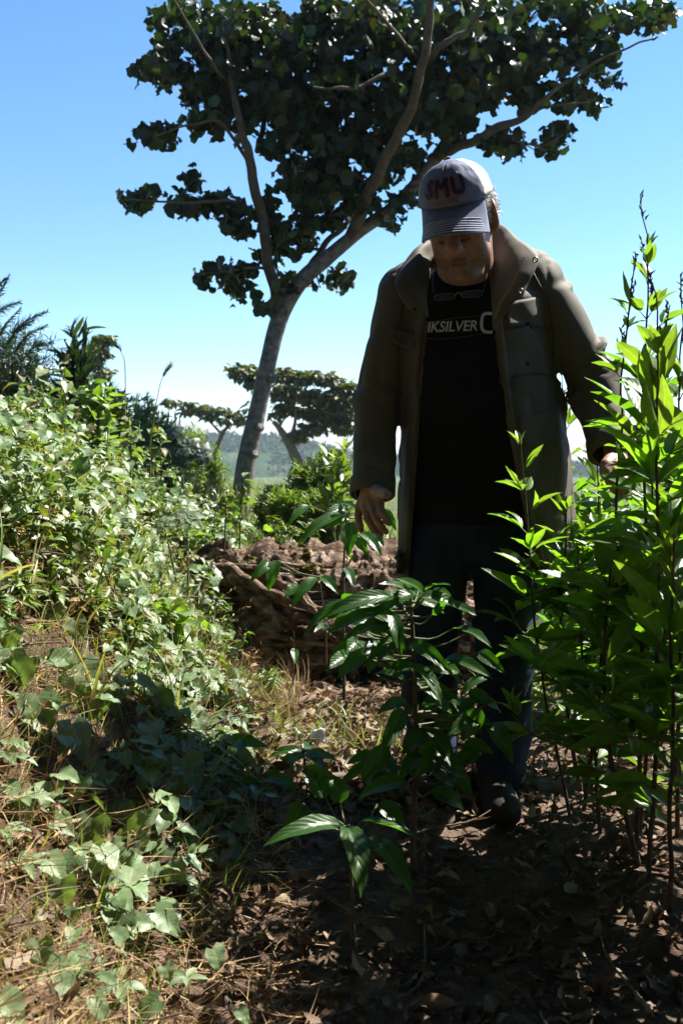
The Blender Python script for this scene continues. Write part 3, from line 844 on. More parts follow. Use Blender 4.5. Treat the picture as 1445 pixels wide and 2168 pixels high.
pig = np.ones((len(hv) + len(bv), 4), np.float32)
def blob(c, r): return np.exp(-(((loc - np.array(c)) / np.array(r)) ** 2).sum(1))
lip = np.clip(blob((0, .1, -.124), (.027, .03, .011)) * 1.4, 0, 1)
stub = np.clip(sstep((-.085 - loc[:, 2]) / .03) * sstep((loc[:, 1] - .0) / .05) * (.75 + .5 * vnoise(hv * 420, 3)), 0, 1) * (1 - lip)
flush = np.clip(blob((0, .12, -.075), (.022, .03, .02)) + .6 * blob((.045, .08, -.07), (.025, .03, .025)) + .6 * blob((-.045, .08, -.07), (.025, .03, .025)), 0, 1)
lash = np.clip(1.3 * sum(blob((s_ * .034, .095, -.0335), (.017, .03, .0030)) for s_ in (-1, 1)), 0, 1)
bag = sum(blob((s_ * .034, .09, -.045), (.02, .03, .012)) for s_ in (-1, 1))
pg = np.ones((len(hv), 3))
for w_, c_ in ((lip, (.78, .55, .55)), (stub * .55, (.62, .66, .72)), (flush * .7, (1.12, .82, .78)), (lash, (.18, .15, .14)), (np.clip(bag, 0, 1) * .6, (.75, .68, .68))):
    pg = pg * (1 - w_[:, None]) + pg * np.array(c_) * w_[:, None]
pg *= (1 + .10 * fbm(hv * 130, 19, 3))[:, None]
pig[:len(hv), :3] = pg
at = body.data.color_attributes.new('pigment', 'FLOAT_COLOR', 'POINT'); at.data.foreach_set('color', pig.ravel())

# hair: white strands at the temples and nape
mb = MB()
n = 1500
s = np.where(rng.uniform(size=n) < .75, 1, -1)
hx, hfw, hu = rng.uniform(.0, 1, n), rng.uniform(-.105, .03, n), rng.uniform(-.045, .03, n)
base = np.array([H(sg * .083 * math.sqrt(max(0.05, 1 - ((f_ + .012) / .105) ** 2)), f_, u_) for sg, f_, u_ in zip(s, hfw, hu)])
dl = np.array([MH @ np.array([sg * rng.uniform(.05, .4), rng.uniform(.3, 1.0), rng.uniform(-.9, .0)]) for sg in s])
leaves(mb, base, dl, rdir(n), rng.uniform(.010, .020, n), .0022, droop=rng.uniform(.6, 1.8, n), fold=.2, shape='grass', nl=4, nw=2)
n = 160                                                # tuft behind the ear
base = np.array([H(.088 + rng.normal(0, .004), -.045 + rng.normal(0, .016), -.02 + rng.normal(0, .012)) for _ in range(n)])
dl = np.array([MH @ np.array([rng.uniform(.3, .8), rng.uniform(.3, 1.0), rng.uniform(-.6, .4)]) for _ in range(n)])
leaves(mb, base, dl, rdir(n), rng.uniform(.010, .019, n), .0022, droop=rng.uniform(.6, 1.9, n), shape='grass', nl=4, nw=2)
n = 700                                                # sunlit hair over the nape
base = np.array([H(rng.uniform(.05, .088), rng.uniform(-.095, -.035), rng.uniform(-.06, .01)) for _ in range(n)])
dl = np.array([MH @ np.array([rng.uniform(.4, 1), rng.uniform(.2, 1.0), rng.uniform(-.8, .3)]) for _ in range(n)])
leaves(mb, base, dl, rdir(n), rng.uniform(.012, .022, n), .0022, droop=rng.uniform(.4, 1.6, n), shape='grass', nl=4, nw=2)
mb.build('hair', M['hair'], person)

for sg in (-1, 1):                                     # grey eyebrows
    mb = MB(); n = 130; ex = rng.uniform(.014, .052, n)
    base = np.array([H(sg * x_, .0995 - 13 * (x_ - .014) ** 2, .004 + rng.normal(0, .0025)) for x_ in ex])
    dl = np.array([MH @ np.array([sg * rng.uniform(.4, 1), -rng.uniform(.2, .6), rng.uniform(-.3, .4)]) for _ in ex])
    leaves(mb, base, dl, rdir(n), rng.uniform(.006, .011, n), .0011, droop=.6, shape='grass', nl=3, nw=2)
    mb.build('eyebrow', M['brow'], person)
# ---- cap
NA, NT = 120, 26
az = np.linspace(0, 2 * np.pi, NA, endpoint=False)
el = np.linspace(0, 1, NT)
def cap_pt(a, e, off=0.0):
    """a: 0 = front; e: 0 = button, 1 = rim"""
    ph = e * R(88)
    front = 0.5 + 0.5 * np.cos(a)
    rx, ry = .096 + off, .116 + off
    hz = .098 + off + .006 * front
    sx = np.sin(ph) ** (0.82)
    z = .024 - .010 * (1 - front) + hz * np.cos(ph) ** 0.9
    return np.stack(np.broadcast_arrays(rx * np.sin(a) * sx, .006 - .012 + ry * np.cos(a) * sx, z), -1)
Lp = cap_pt(az[None, :], el[:, None])
Wp = HC + HS * np.einsum('ij,abj->abi', MH, Lp * [1, -1, 1])
seam = np.exp(-(((az[None, :] + np.pi) % (2 * np.pi) - np.pi) / .035) ** 2) * .0022
wr = .0016 * fbm(Wp * 60, 3, 3) - seam
nrm = unit(Wp - HC)
Wp = Wp + nrm * wr[..., None]
mb = MB()
af = np.abs((az + np.pi / NA + np.pi) % (2 * np.pi) - np.pi)
idx = np.arange(NA * NT).reshape(NT, NA); idc = np.concatenate([idx, idx[:, :1]], 1)
F = np.stack([idc[:-1, :-1], idc[1:, :-1], idc[1:, 1:], idc[:-1, 1:]], -1)
mb.add(Wp.reshape(-1, 3), F.reshape(-1, 4)); mb.mi[-1] = np.broadcast_to((af > R(67)).astype(np.int32), F.shape[:2]).ravel()
capo = mb.build('cap', [M['cap'], M['mesh']], person)
mod = capo.modifiers.new('thick', 'SOLIDIFY'); mod.thickness = .002; mod.offset = 1
def HL(p):                # head-frame points (x, forward, up) -> world
    p = np.asarray(p, float); return HC + HS * ((p * [1, -1, 1]) @ MH.T)
# brim
s = np.linspace(-1, 1, 61)[None, :]; tt = np.linspace(0, 1, 22)[:, None]
def brim_pt(s, t, off=0.0):
    a = s * R(66)
    i = np.stack(np.broadcast_arrays(.095 * np.sin(a), -.006 + .115 * np.cos(a), .029 - .006 * s ** 2), -1)
    ext = .086 * np.sqrt(np.clip(1 - (np.abs(s) ** 2.6) * .86, 0, 1))
    o = np.stack(np.broadcast_arrays(s * .006 * t, ext * t, -.030 * t - .012 * t ** 2 - .042 * s ** 2 * np.minimum(1, 1.6 * t) + off), -1)
    return i + o
bp = HL(brim_pt(s, tt))
mb = MB(); mb.grid(bp[:, ::-1]); br = mb.build('brim', M['cap'], capo)
mod = br.modifiers.new('thick', 'SOLIDIFY'); mod.thickness = .004; mod.offset = -1
for k in range(6):        # rows of stitching
    f_ = .93 - .085 * k
    ss = np.linspace(-.93 + .02 * k, .93 - .02 * k, 90)
    tl = f_ * np.ones(90) * (1 - 0.28 * k * .2 * 0)
    mb = MB(); mb.tube(HL(brim_pt(ss, tl, .0012)), .0007, 5); mb.build('stitching', M['cap_thread'], br)
mb = MB()
a_ = np.linspace(0, np.pi / 2, 6)[:, None]; b_ = np.linspace(0, 2 * np.pi, 14, endpoint=False)[None]
mb.grid(HL(cap_pt(np.zeros(1), np.zeros(1))[0] + [0, 0, .001] + np.stack(np.broadcast_arrays(.009 * np.sin(a_) * np.cos(b_), .009 * np.sin(a_) * np.sin(b_), .005 * np.cos(a_)), -1)), closed=True)
mb.build('button', M['cap'], capo)
for (a, e) in ((R(27), .46), (R(-27), .46), (R(80), .45)):
    mb = MB(); c = cap_pt(np.array([a]), np.array([e]), .0015)[0]; n1 = unit(c - [0, 0, 0]); u1 = unit(np.cross(n1, [0, 0, 1])); v1 = np.cross(n1, u1)
    th = np.linspace(0, 2 * np.pi, 15)
    mb.tube(HL(c + .0035 * (np.cos(th)[:, None] * u1 + np.sin(th)[:, None] * v1)), .0008, 5, cap=False); mb.build('eyelet', M['cap_thread'], capo)
for off_a in (R(67), R(-67)):
    mb = MB(); mb.tube(HL(cap_pt(np.full(30, off_a), np.linspace(.03, 1, 30), .0015)), .0009, 5); mb.build('panel_seam', M['black'], capo)
mb = MB(); mb.tube(HL(cap_pt(np.linspace(-R(67), R(67), 50), np.full(50, .985), .002)), .0012, 5); mb.build('rim_seam', M['navy'], capo)

def text_mesh(body, size, bold=0.0, shear=0.0, spacing=1.0, res=3):
    cu = bpy.data.curves.new('lettering', 'FONT')
    cu.body = body; cu.size = size; cu.offset = bold; cu.shear = shear; cu.space_character = spacing
    cu.align_x = 'CENTER'; cu.align_y = 'CENTER'; cu.resolution_u = res
    o = bpy.data.objects.new('lettering', cu); COL.objects.link(o)
    bpy.context.view_layer.update()
    me = bpy.data.meshes.new_from_object(o.evaluated_get(bpy.context.evaluated_depsgraph_get()))
    bpy.data.objects.remove(o)
    bm = bmesh.new(); bm.from_mesh(me); bpy.data.meshes.remove(me)
    bmesh.ops.triangulate(bm, faces=bm.faces)
    for _ in range(3):
        ed = [e for e in bm.edges if e.calc_length() > size * .12]
        if not ed: break
        bmesh.ops.subdivide_edges(bm, edges=ed, cuts=1)
        bmesh.ops.triangulate(bm, faces=bm.faces)
    bm.verts.ensure_lookup_table()
    v = np.array([w.co for w in bm.verts]); f = np.array([[w.index for w in q.verts] for q in bm.faces])
    bm.free(); return v, f
def on_cap(v, u0, off):
    """flat (x right, y up) -> cap front surface"""
    a = v[:, 0] / .105
    e = np.clip((u0 - v[:, 1]), 0.02, .99)
    return HL(cap_pt(a, e, off))
def cap_text(name, txt, size, x0, e0, off, mat, bold, sp=1.0, stretch=1.0):
    v, f = text_mesh(txt, size, 0, 0, sp)
    if bold > .0005:      # heavy letters: the outline thickened by overlapping copies
        k8 = [(math.cos(a) * bold, math.sin(a) * bold) for a in np.arange(8) * np.pi / 4]
        f = np.concatenate([f + i * len(v) for i in range(9)])
        v = np.concatenate([v + [0, 0, 0]] + [v + [a, b, 0] for a, b in k8])
    v = np.clip(v[:, :2], [-.07, -.7 * size, ], [.07, .7 * size]) * [1.0, stretch]
    jit = np.repeat(np.arange(9), len(v) // 9) * .00006 if bold > .0005 else 0
    a = (v[:, 0] + x0) / .105
    e = e0 - v[:, 1] / .150
    off = off + jit
    mb = MB(); mb.tri(HL(cap_pt(a, e, off)), f); o = mb.build(name, mat, capo, smooth=False); return o
XO = -.0
cap_text('lettering', 'SMU', .062, XO, .70, .0030, M['red'], .0046, 1.2)
cap_text('lettering', 'SMU', .062, XO, .70, .0046, M['navy'], .0018, 1.2)
cap_text('lettering', 'MUSTANGS', .0135, XO, .91, .0030, M['red'], .0002, 1.05)

# ---- shirt and jeans
ft = Field((.10, 2.40, .76), (.62, 2.82, 1.47), 0.005)
ft.loft([.79, .84, .95, 1.08, 1.22, 1.34, 1.42, 1.465], [.365, .365, .365, .358, .35, .345, .335, .328], [2.615, 2.615, 2.61, 2.605, 2.61, 2.61, 2.62, 2.625], [.183, .19, .195, .19, .185, .175, .125, .082], [.135, .145, .15, .145, .125, .115, .10, .078], .01)
v, f = ft.nets(); nn = vert_normals(v, f)
v = v + nn * (0.006 * fbm(v * [7, 7, 11], 2, 3) + .002 * fbm(v * 25, 5, 2))[:, None]
keep = (v[f].mean(1)[:, 2] < 1.458)
mb = MB(); mb.add(v, f[keep]); shirt = mb.build('shirt', M['tee'], person); shirt_bvh = bvh_of(v, f)
mb = MB(); th = np.linspace(0, 2 * np.pi, 60)
mb.tube(np.stack([.328 + .080 * np.cos(th), 2.622 + .078 * np.sin(th), 1.452 - .02 * (1 - np.sin(th)) * .5 + 0 * th], -1), .006, 8, cap=False); mb.build('neckband', M['tee'], shirt)
def ray_y(bvh, p):
    """drop a point seen by the camera onto a garment"""
    o = Vector((0, 0, CAM_Z)); d = (Vector(p) - o).normalized()
    hit = bvh.ray_cast(o, d)
    return (np.array(hit[0]), np.array(hit[1])) if hit[0] else (np.array(p), np.array([0, -1, 0]))
def px_on(bvh, u, v, off=.003):
    h, n = ray_y(bvh, P(u, v, 2.5))
    d = unit(h - np.array([0, 0, CAM_Z])); 
    return h - d * off
def shirt_text(txt, u, v, hpx, bold, shear, sp, stretch, mat=None):
    sc = 2.47 / FPX
    tv, tf = text_mesh(txt, hpx * sc * 1.4, bold, shear, sp)
    tv = np.clip(tv, [-.2, -.02, 0], [.2, .03, 0])
    c = P(u, v, 2.47)
    pts = np.array([ray_y(shirt_bvh, c + [x * stretch, 0, y + .03 * x])[0] + [0, -.0022, 0] for x, y in tv[:, :2]])
    mb = MB(); mb.tri(pts, tf); mb.build('lettering', mat or M['print'], shirt, smooth=False)
shirt_text('QUIKSILVER', 934, 693, 22, .0006, .18, .98, .92)
def strip_px(bvh, pts, half, mat, parent, name, off=.003, th=None, n=40):
    q = catmull(np.array([(a, b, 0) for a, b in pts]), n)[:, :2]
    tg = unit(np.gradient(q, axis=0)); nr = np.stack([-tg[:, 1], tg[:, 0]], 1)
    cols = [[px_on(bvh, *(c + k * half * m), off=off + .0015 * (1 - abs(k))) for k in (-1, -.4, .4, 1)] for c, m in zip(q, nr)]
    mb = MB(); mb.grid(np.array(cols)); o = mb.build(name, mat, parent)
    md = o.modifiers.new('thick', 'SOLIDIFY'); md.thickness = th or .003; md.offset = 0
    return o
strip_px(shirt_bvh, [(1018, 690), (1020, 672), (1026, 664), (1042, 664)], 3.2, M['print'], shirt, 'logo_outline', .0018, .0006, 16)
strip_px(shirt_bvh, [(1019, 688), (1020, 697), (1028, 703), (1042, 703)], 3.2, M['print'], shirt, 'logo_outline', .0018, .0006, 16)
strip_px(shirt_bvh, [(900, 684), (950, 675), (1000, 670), (1016, 668)], .5, M['print_line'], shirt, 'print_line', .0018, .0004, 16)
strip_px(shirt_bvh, [(900, 716), (950, 717), (990, 711), (1040, 704)], .5, M['print_line'], shirt, 'print_line', .0018, .0004, 16)

fj = Field((.08, 2.40, .02), (.66, 2.90, .86), 0.0052)
fj.loft([.66, .72, .78, .85], [.36] * 4, [2.63] * 4, [.10, .165, .185, .178], [.085, .115, .136, .132], .05)
for hip, kn, an, ft_, r0 in ((P(925, 1130, 2.63), P(905, 1345, 2.60), P(912, 1580, 2.66), P(912, 1640, 2.66), .094), (P(1085, 1130, 2.63), P(1072, 1350, 2.56), P(1064, 1550, 2.55), P(1060, 1615, 2.53), .102)):
    fj.cap(hip, kn, r0, .080, .025); fj.cap(kn, an, .080, .064, .02); fj.cap(an, ft_, .064, .068, .02)
v, f = fj.nets(); nn = vert_normals(v, f)
knee = np.exp(-((v[:, 2] - .50) / .10) ** 2) + .8 * np.exp(-((v[:, 2] - .14) / .09) ** 2) + .6 * np.exp(-((v[:, 2] - .70) / .06) ** 2)
v = v + nn * (.007 * fbm(v * [5, 5, 12], 6, 3) + .012 * knee * vnoise(v * [9, 9, 32], 8))[:, None]
mb = MB(); mb.add(v, f); jeans = mb.build('jeans', M['jeans'], person)
for c, dx in ((P(1052, 1688, 2.46), .0), (P(912, 1702, 2.60), -.0)):
    fs = Field(c + [-.08, -.17, -.06], c + [.08, .17, .10], .004)
    z0 = float(hgt(c[0], c[1]))
    c = np.array([c[0], c[1], z0 + .045])
    fs.ell(c + [0, -.03, -.008], (.044, .115, .034), None, .02); fs.ell(c + [0, .06, .015], (.042, .065, .055), None, .02); fs.cap(c + [0, -.09, -.022], c + [0, .08, -.022], .044, .038, .01)
    v, f = fs.nets(); v[:, 2] = np.maximum(v[:, 2], z0 + .004)
    mb = MB(); mb.add(v, f); mb.build('shoe', M['shoe'], person)

# ---- jacket
h = 0.0048
fk = Field((-.02, 2.30, .60), (.86, 2.92, 1.52), h)
fk.loft([.60, .67, .80, .97, 1.12, 1.25, 1.36, 1.43, 1.47], [.372, .374, .384, .376, .362, .352, .347, .345, .345], [2.64, 2.64, 2.635, 2.63, 2.63, 2.63, 2.635, 2.64, 2.65], [.222, .226, .230, .222, .208, .200, .188, .145, .10], [.172, .176, .180, .174, .162, .148, .134, .11, .085], .02)
fk.cap(P(860, 608, 2.63), P(940, 575, 2.66), .066, .075, .04); fk.cap(P(1130, 590, 2.64), P(1040, 560, 2.66), .070, .075, .04)
fk.cap(P(850, 632, 2.63), P(798, 860, 2.62), .069, .057, .02); fk.cap(P(798, 860, 2.62), P(788, 1040, 2.53), .057, .050, .02)
fk.cap(P(1142, 622, 2.63), P(1256, 800, 2.60), .074, .062, .02); fk.cap(P(1256, 800, 2.60), P(1292, 955, 2.48), .062, .051, .02)
v, f = fk.nets(); nn = vert_normals(v, f)
def axis_coord(p, a, b):
    ab = b - a; L = np.linalg.norm(ab); t = ((p - a) @ ab) / L; return t, np.linalg.norm(p - a - np.outer(t, ab / L), axis=1)
disp = .006 * fbm(v * [6, 6, 5], 21, 3)
for a, b, k in ((P(850, 632, 2.63), P(798, 860, 2.62), 0), (P(798, 860, 2.62), P(788, 1040, 2.53), 1), (P(1142, 622, 2.63), P(1256, 800, 2.60), 2), (P(1256, 800, 2.60), P(1292, 955, 2.48), 3)):
    t_, r_ = axis_coord(v, a, b); L = np.linalg.norm(b - a)
    w = np.exp(-(np.maximum(r_ - .085, 0) / .02) ** 2) * sstep((t_ + .03) / .08) * sstep((L + .03 - t_) / .06)
    ang_ = np.arctan2((v - a) @ np.array([0, 1., 0]), (v - a) @ np.array([1., 0, 0]))
    wob = t_ * 1.0 + .07 * vnoise(v * 7, 3 + k) + .05 * np.sin(ang_ + 1.3 * k) + .03 * np.sin(2 * ang_ + t_ * 9)
    fold = np.sin(wob * (2 * np.pi / .085) + 2.6 * vnoise(v * 6, k))
    fold = np.where(fold > 0, fold ** 2, -.35 * fold ** 2) * np.clip(.15 + 1.5 * vnoise(v * np.array([7, 7, 9]) + 3 * k, 50 + k), 0, 1.2)
    amp = .011 if k < 2 else .022
    disp = disp + w * amp * fold
rid = lambda p, sd: (1 - np.abs(vnoise(p, sd))) ** 7
warp = v + .05 * np.stack([vnoise(v * 6, 90 + z) for z in range(3)], -1)
disp = disp - .0055 * (rid(warp * [9, 9, 5], 61) - .3) - .0035 * (rid(warp * [17, 17, 13], 62) - .3)
tors = np.exp(-((v[:, 0] - .36) / .2) ** 4)
disp = disp + tors * sstep((1.25 - v[:, 2]) / .3) * .017 * vnoise(np.stack([np.arctan2(v[:, 1] - 2.63, v[:, 0] - .37) * 3.6, v[:, 2] * 1.7, 0 * v[:, 2]], -1), 41)
v = v + nn * disp[:, None]
EL = np.array([(915, 500), (908, 600), (898, 720), (886, 850), (872, 1060), (858, 1250)], float)
ER = np.array([(1030, 500), (1036, 600), (1044, 660), (1053, 750), (1072, 900), (1102, 1050), (1142, 1230)], float)
def to_px(p):
    p = np.asarray(p) - [0, 0, CAM_Z]; cp, sp = math.cos(PITCH), math.sin(PITCH)
    dep = p[:, 1] * cp - p[:, 2] * sp; up = p[:, 1] * sp + p[:, 2] * cp
    return 722.5 + FPX * p[:, 0] / dep, 1084 - FPX * up / dep, dep
U, V, D = to_px(v)
front = (v[:, 1] < 2.625)
el_, er_ = np.interp(V, EL[:, 1], EL[:, 0]), np.interp(V, ER[:, 1], ER[:, 0])
hp = h * FPX / 2.5
for e_ in (el_, er_):
    m = front & (np.abs(U - e_) < .62 * hp)
    v[m, 0] += (e_ - U)[m] * D[m] / FPX
hemV = np.interp(U, [840, 870, 1000, 1130, 1180, 1260], [1238, 1238, 1230, 1208, 1180, 1150])
U, V, D = to_px(v)
m = np.abs(V - hemV) < .62 * hp; v[m, 2] += ((V - hemV) * D / FPX)[m]
U, V, D = to_px(v)
fc = f
cu, cv = U[fc].mean(1), V[fc].mean(1); cy_ = v[fc][:, :, 1].mean(1); cz = v[fc][:, :, 2].mean(1); cx_ = v[fc][:, :, 0].mean(1)
e1, e2 = np.interp(cv, EL[:, 1], EL[:, 0]), np.interp(cv, ER[:, 1], ER[:, 0])
cut = (cy_ < 2.63) & (cu > e1) & (cu < e2)
cut |= (cv > np.interp(cu, [840, 870, 1000, 1130, 1180, 1260], [1238, 1238, 1230, 1208, 1180, 1150])) & (cz < .80) & (cu > 842)
cut |= (cz > 1.40) & (((cx_ - .335) / .098) ** 2 + ((cy_ - 2.63) / .085) ** 2 < 1)
wl = (v[fc].mean(1) - wrL) @ unit(wrL - elL); wr_ = (v[fc].mean(1) - P(1292, 955, 2.48)) @ unit(wrR - elR)
cut |= (wl > .012) & (cu < 842) & (cz < 1.0)
cut |= (wr_ > .012) & (cu > 1240) & (cz < 1.1)
kf = f[~cut]
used = np.unique(kf); remap = np.full(len(v), -1); remap[used] = np.arange(len(used)); v2 = v[used]; f2 = remap[kf]
# relax the cut border
ed = np.sort(np.concatenate([f2[:, [0, 1]], f2[:, [1, 2]], f2[:, [2, 3]], f2[:, [3, 0]]]), 1)
ue, cnt = np.unique(ed, axis=0, return_counts=True); be = ue[cnt == 1]
for _ in range(8):
    acc = np.zeros_like(v2); c_ = np.zeros(len(v2))
    for a, b in ((0, 1), (1, 0)):
        np.add.at(acc, be[:, a], v2[be[:, b]]); np.add.at(c_, be[:, a], 1)
    m = c_ >= 2; v2[m] = .5 * v2[m] + .5 * acc[m] / c_[m][:, None]
jk_bvh = bvh_of(v2, f2)
mb = MB(); mb.add(v2, f2)
jacket = mb.build('jacket', [M['jacket'], M['jacket_dark']], person)
md = jacket.modifiers.new('thick', 'SOLIDIFY'); md.thickness = .005; md.offset = -1; md.material_offset = 1

# collar (stand collar fallen open)
B = np.array([P(*q) for q in [(906, 672, 2.43), (903, 610, 2.45), (908, 572, 2.49), (918, 545, 2.57), (975, 530, 2.72), (1036, 540, 2.66), (1040, 590, 2.54), (1042, 640, 2.47), (1046, 700, 2.44)]])
T_ = np.array([P(*q) for q in [(868, 655, 2.41), (836, 606, 2.43), (852, 560, 2.47), (892, 518, 2.53), (970, 478, 2.72), (1052, 474, 2.66), (1096, 506, 2.55), (1140, 545, 2.47), (1104, 628, 2.42)]])
nb = 70
Bc, Tc = catmull(B, nb), catmull(T_, nb)
q = np.linspace(0, 1, 12)[:, None, None]
arch = np.sin(np.pi * q) * np.array([0, -.016, .014])
cl = Bc[None] * (1 - q) + Tc[None] * q + arch
cl = cl + .003 * np.stack([fbm(cl * 18, z, 2) for z in range(3)], -1)
mb = MB(); mb.grid(cl); collar = mb.build('collar', M['jacket'], jacket)
md = collar.modifiers.new('thick', 'SOLIDIFY'); md.thickness = .005; md.offset = 0
# plackets and zip
strip_px(jk_bvh, [(1050, 660), (1062, 760), (1080, 900), (1108, 1040), (1142, 1190)], 10, M['jacket'], jacket, 'placket', .004, .004)
strip_px(jk_bvh, [(893, 640), (884, 760), (872, 880), (860, 1050), (850, 1215)], 11, M['jacket'], jacket, 'placket', .004, .004)
for (u, v_) in ((1132, 550), (1102, 616)):
    mb = MB(); c = P(u, v_, 2.395); th = np.linspace(0, 2 * np.pi, 17)
    mb.tube(np.stack([c[0] + .0055 * np.cos(th), c[1] + 0 * th, c[2] + .0055 * np.sin(th)], -1), .0018, 6, cap=False); mb.build('snap', M['metal'], jacket)
for (u, v_) in ((1050, 728), (1089, 935), (868, 888), (849, 1024), (845, 1168)):
    mb = MB(); c = px_on(jk_bvh, u, v_, .009); th = np.linspace(0, 2 * np.pi, 17)
    mb.tube(np.stack([c[0] + .0050 * np.cos(th), c[1] + 0 * th, c[2] + .0050 * np.sin(th)], -1), .0018, 6, cap=False); mb.build('snap', M['metal'], jacket)
mb = MB()
zp = catmull(np.array([P(1108, 545, 2.44), P(1085, 600, 2.425), P(1060, 640, 2.42), P(1047, 672, 2.425)]), 46)
for k, c in enumerate(zp):
    mb.tube([c + [-.003, -.003, 0], c + [.003, -.003, .001]], .0011, 4)
mb.build('zip', M['brass'], jacket)['kind'] = 'stuff'
# pocket flaps and pockets
def flap(poly, name):
    """poly: 4 px corners tl, tr, br, bl"""
    a = np.linspace(0, 1, 14)
    tl, tr, b_r, bl = [np.array(c, float) for c in poly]
    g_ = np.array([[px_on(jk_bvh, *((tl * (1 - s) + tr * s) * (1 - t) + (bl * (1 - s) + b_r * s + np.array([0, 7 * math.sin(math.pi * s)])) * t), off=.004 + .010 * t) for s in a] for t in np.linspace(0, 1, 8)])
    mb = MB(); mb.grid(g_); o = mb.build(name, M['jacket'], jacket)
    md = o.modifiers.new('thick', 'SOLIDIFY'); md.thickness = .004; md.offset = 1
flap([(1072, 640), (1138, 628), (1140, 666), (1076, 690)], 'pocket_flap')
flap([(830, 690), (878, 706), (876, 736), (826, 716)], 'pocket_flap')
flap([(1098, 882), (1176, 868), (1180, 925), (1106, 945)], 'pocket_flap')
for sm in ([(1128, 578), (1158, 640), (1168, 700), (1172, 760)], [(866, 598), (846, 680), (842, 760), (846, 840)], [(1064, 700), (1120, 690), (1166, 700)], [(1076, 800), (1130, 790), (1176, 800)]):
    strip_px(jk_bvh, sm, 1.6, M['jacket_dark'], jacket, 'seam', .0025, .0015)
# cuffs
for a, b, r_ in ((elL, P(788, 1040, 2.53), .0545), (elR, P(1292, 955, 2.48), .0545)):
    ax_ = unit(b - a); mb = MB(); ref = unit(np.cross(ax_, [0, 1, 0.1])); o2 = np.cross(ax_, ref)
    th = np.linspace(0, 2 * np.pi, 32, endpoint=False)
    ring = lambda d, r: b + ax_ * d + r * (np.cos(th)[:, None] * ref + np.sin(th)[:, None] * o2)
    mb.grid(np.stack([ring(-.035, r_ + .001), ring(-.03, r_ + .004), ring(.008, r_ + .004), ring(.012, r_ + .001), ring(.008, r_ - .004), ring(-.03, r_ - .006)]), closed=True)
    mb.build('cuff', M['jacket'], jacket)

# ---- spectacles hanging at the shirt neck
gl = thing('spectacles', 'thin framed reading glasses hanging on a cord at the neck of the black shirt', 'glasses', P(970, 625, 2.40))
c0 = lambda u, v_: px_on(shirt_bvh, u, v_, .014)
def lens_loop(u, v_, ru, rv):
    th = np.linspace(0, 2 * np.pi, 30)
    c = c0(u, v_); s_ = c[1] / FPX
    ex = np.sign(np.cos(th)) * np.abs(np.cos(th)) ** .6; ez = np.sign(np.sin(th)) * np.abs(np.sin(th)) ** .6
    return np.stack([c[0] + ru * s_ * ex, c[1] + .004 * np.abs(ex), c[2] + rv * s_ * ez + .07 * ru * s_ * ex], -1), c
for (u, v_) in ((941, 628), (999, 622)):
    lp, c = lens_loop(u, v_, 22, 7)
    mb = MB(); mb.tube(lp, .0011, 5, cap=False); fr = mb.build('rim', M['metal'], gl)
    mb = MB(); mb.tri(np.vstack([lp[:-1] + [0, .0005, 0], c + [0, .001, 0]]), [[i, (i + 1) % 29, 29] for i in range(29)]); mb.build('lens', M['lens'], gl)
mb = MB(); mb.tube(catmull([c0(962, 627), c0(969, 622) + [0, -.004, .003], c0(977, 625)], 9), .0012, 5); mb.build('bridge', M['brass'], gl)
for pts in ([(918, 620), (915, 600), (917, 578)], [(1022, 618), (1028, 590), (1034, 560)]):
    mb = MB(); mb.tube(catmull([px_on(shirt_bvh, a, b, .02) for a, b in pts], 12), .0010, 5); mb.build('temple', M['metal'], gl)
# ------------------------------------------------------------------ plants
def px_leaves(mb, lst, shape='ovate', droop=.7, fold=.35, nl=12, nw=7, ripple=.03, thick=.36, up=None):
    """lst: (u0, v0, Y0, u1, v1, Y1, width_px) — leaf from its base to its tip"""
    for q in lst:
        u0, v0, Y0, u1, v1, Y1, wpx = q[:7]
        wpx = wpx * 1.05
        a, b = P(u0, v0, Y0), P(u1, v1, Y1)
        ch = np.linalg.norm(b - a)
        dr = q[7] if len(q) > 7 else droop
        L = ch * (1 + dr * dr / 24)
        d0 = unit(b - a)
        upv = np.array([0.15, -.55, .85]) if up is None else np.array(up)
        upv = unit(upv + rng.normal(0, .22, 3))
        n = unit(upv - d0 * (upv @ d0))
        dd = d0 * math.cos(dr / 2) + n * math.sin(dr / 2)     # start rising, then droop to the tip
        leaves(mb, [a], [dd], [n * math.cos(dr / 2) - d0 * math.sin(dr / 2)], L, wpx * Y0 / FPX, droop=dr, fold=fold, shape=shape, nl=nl, nw=nw, ripple=ripple)

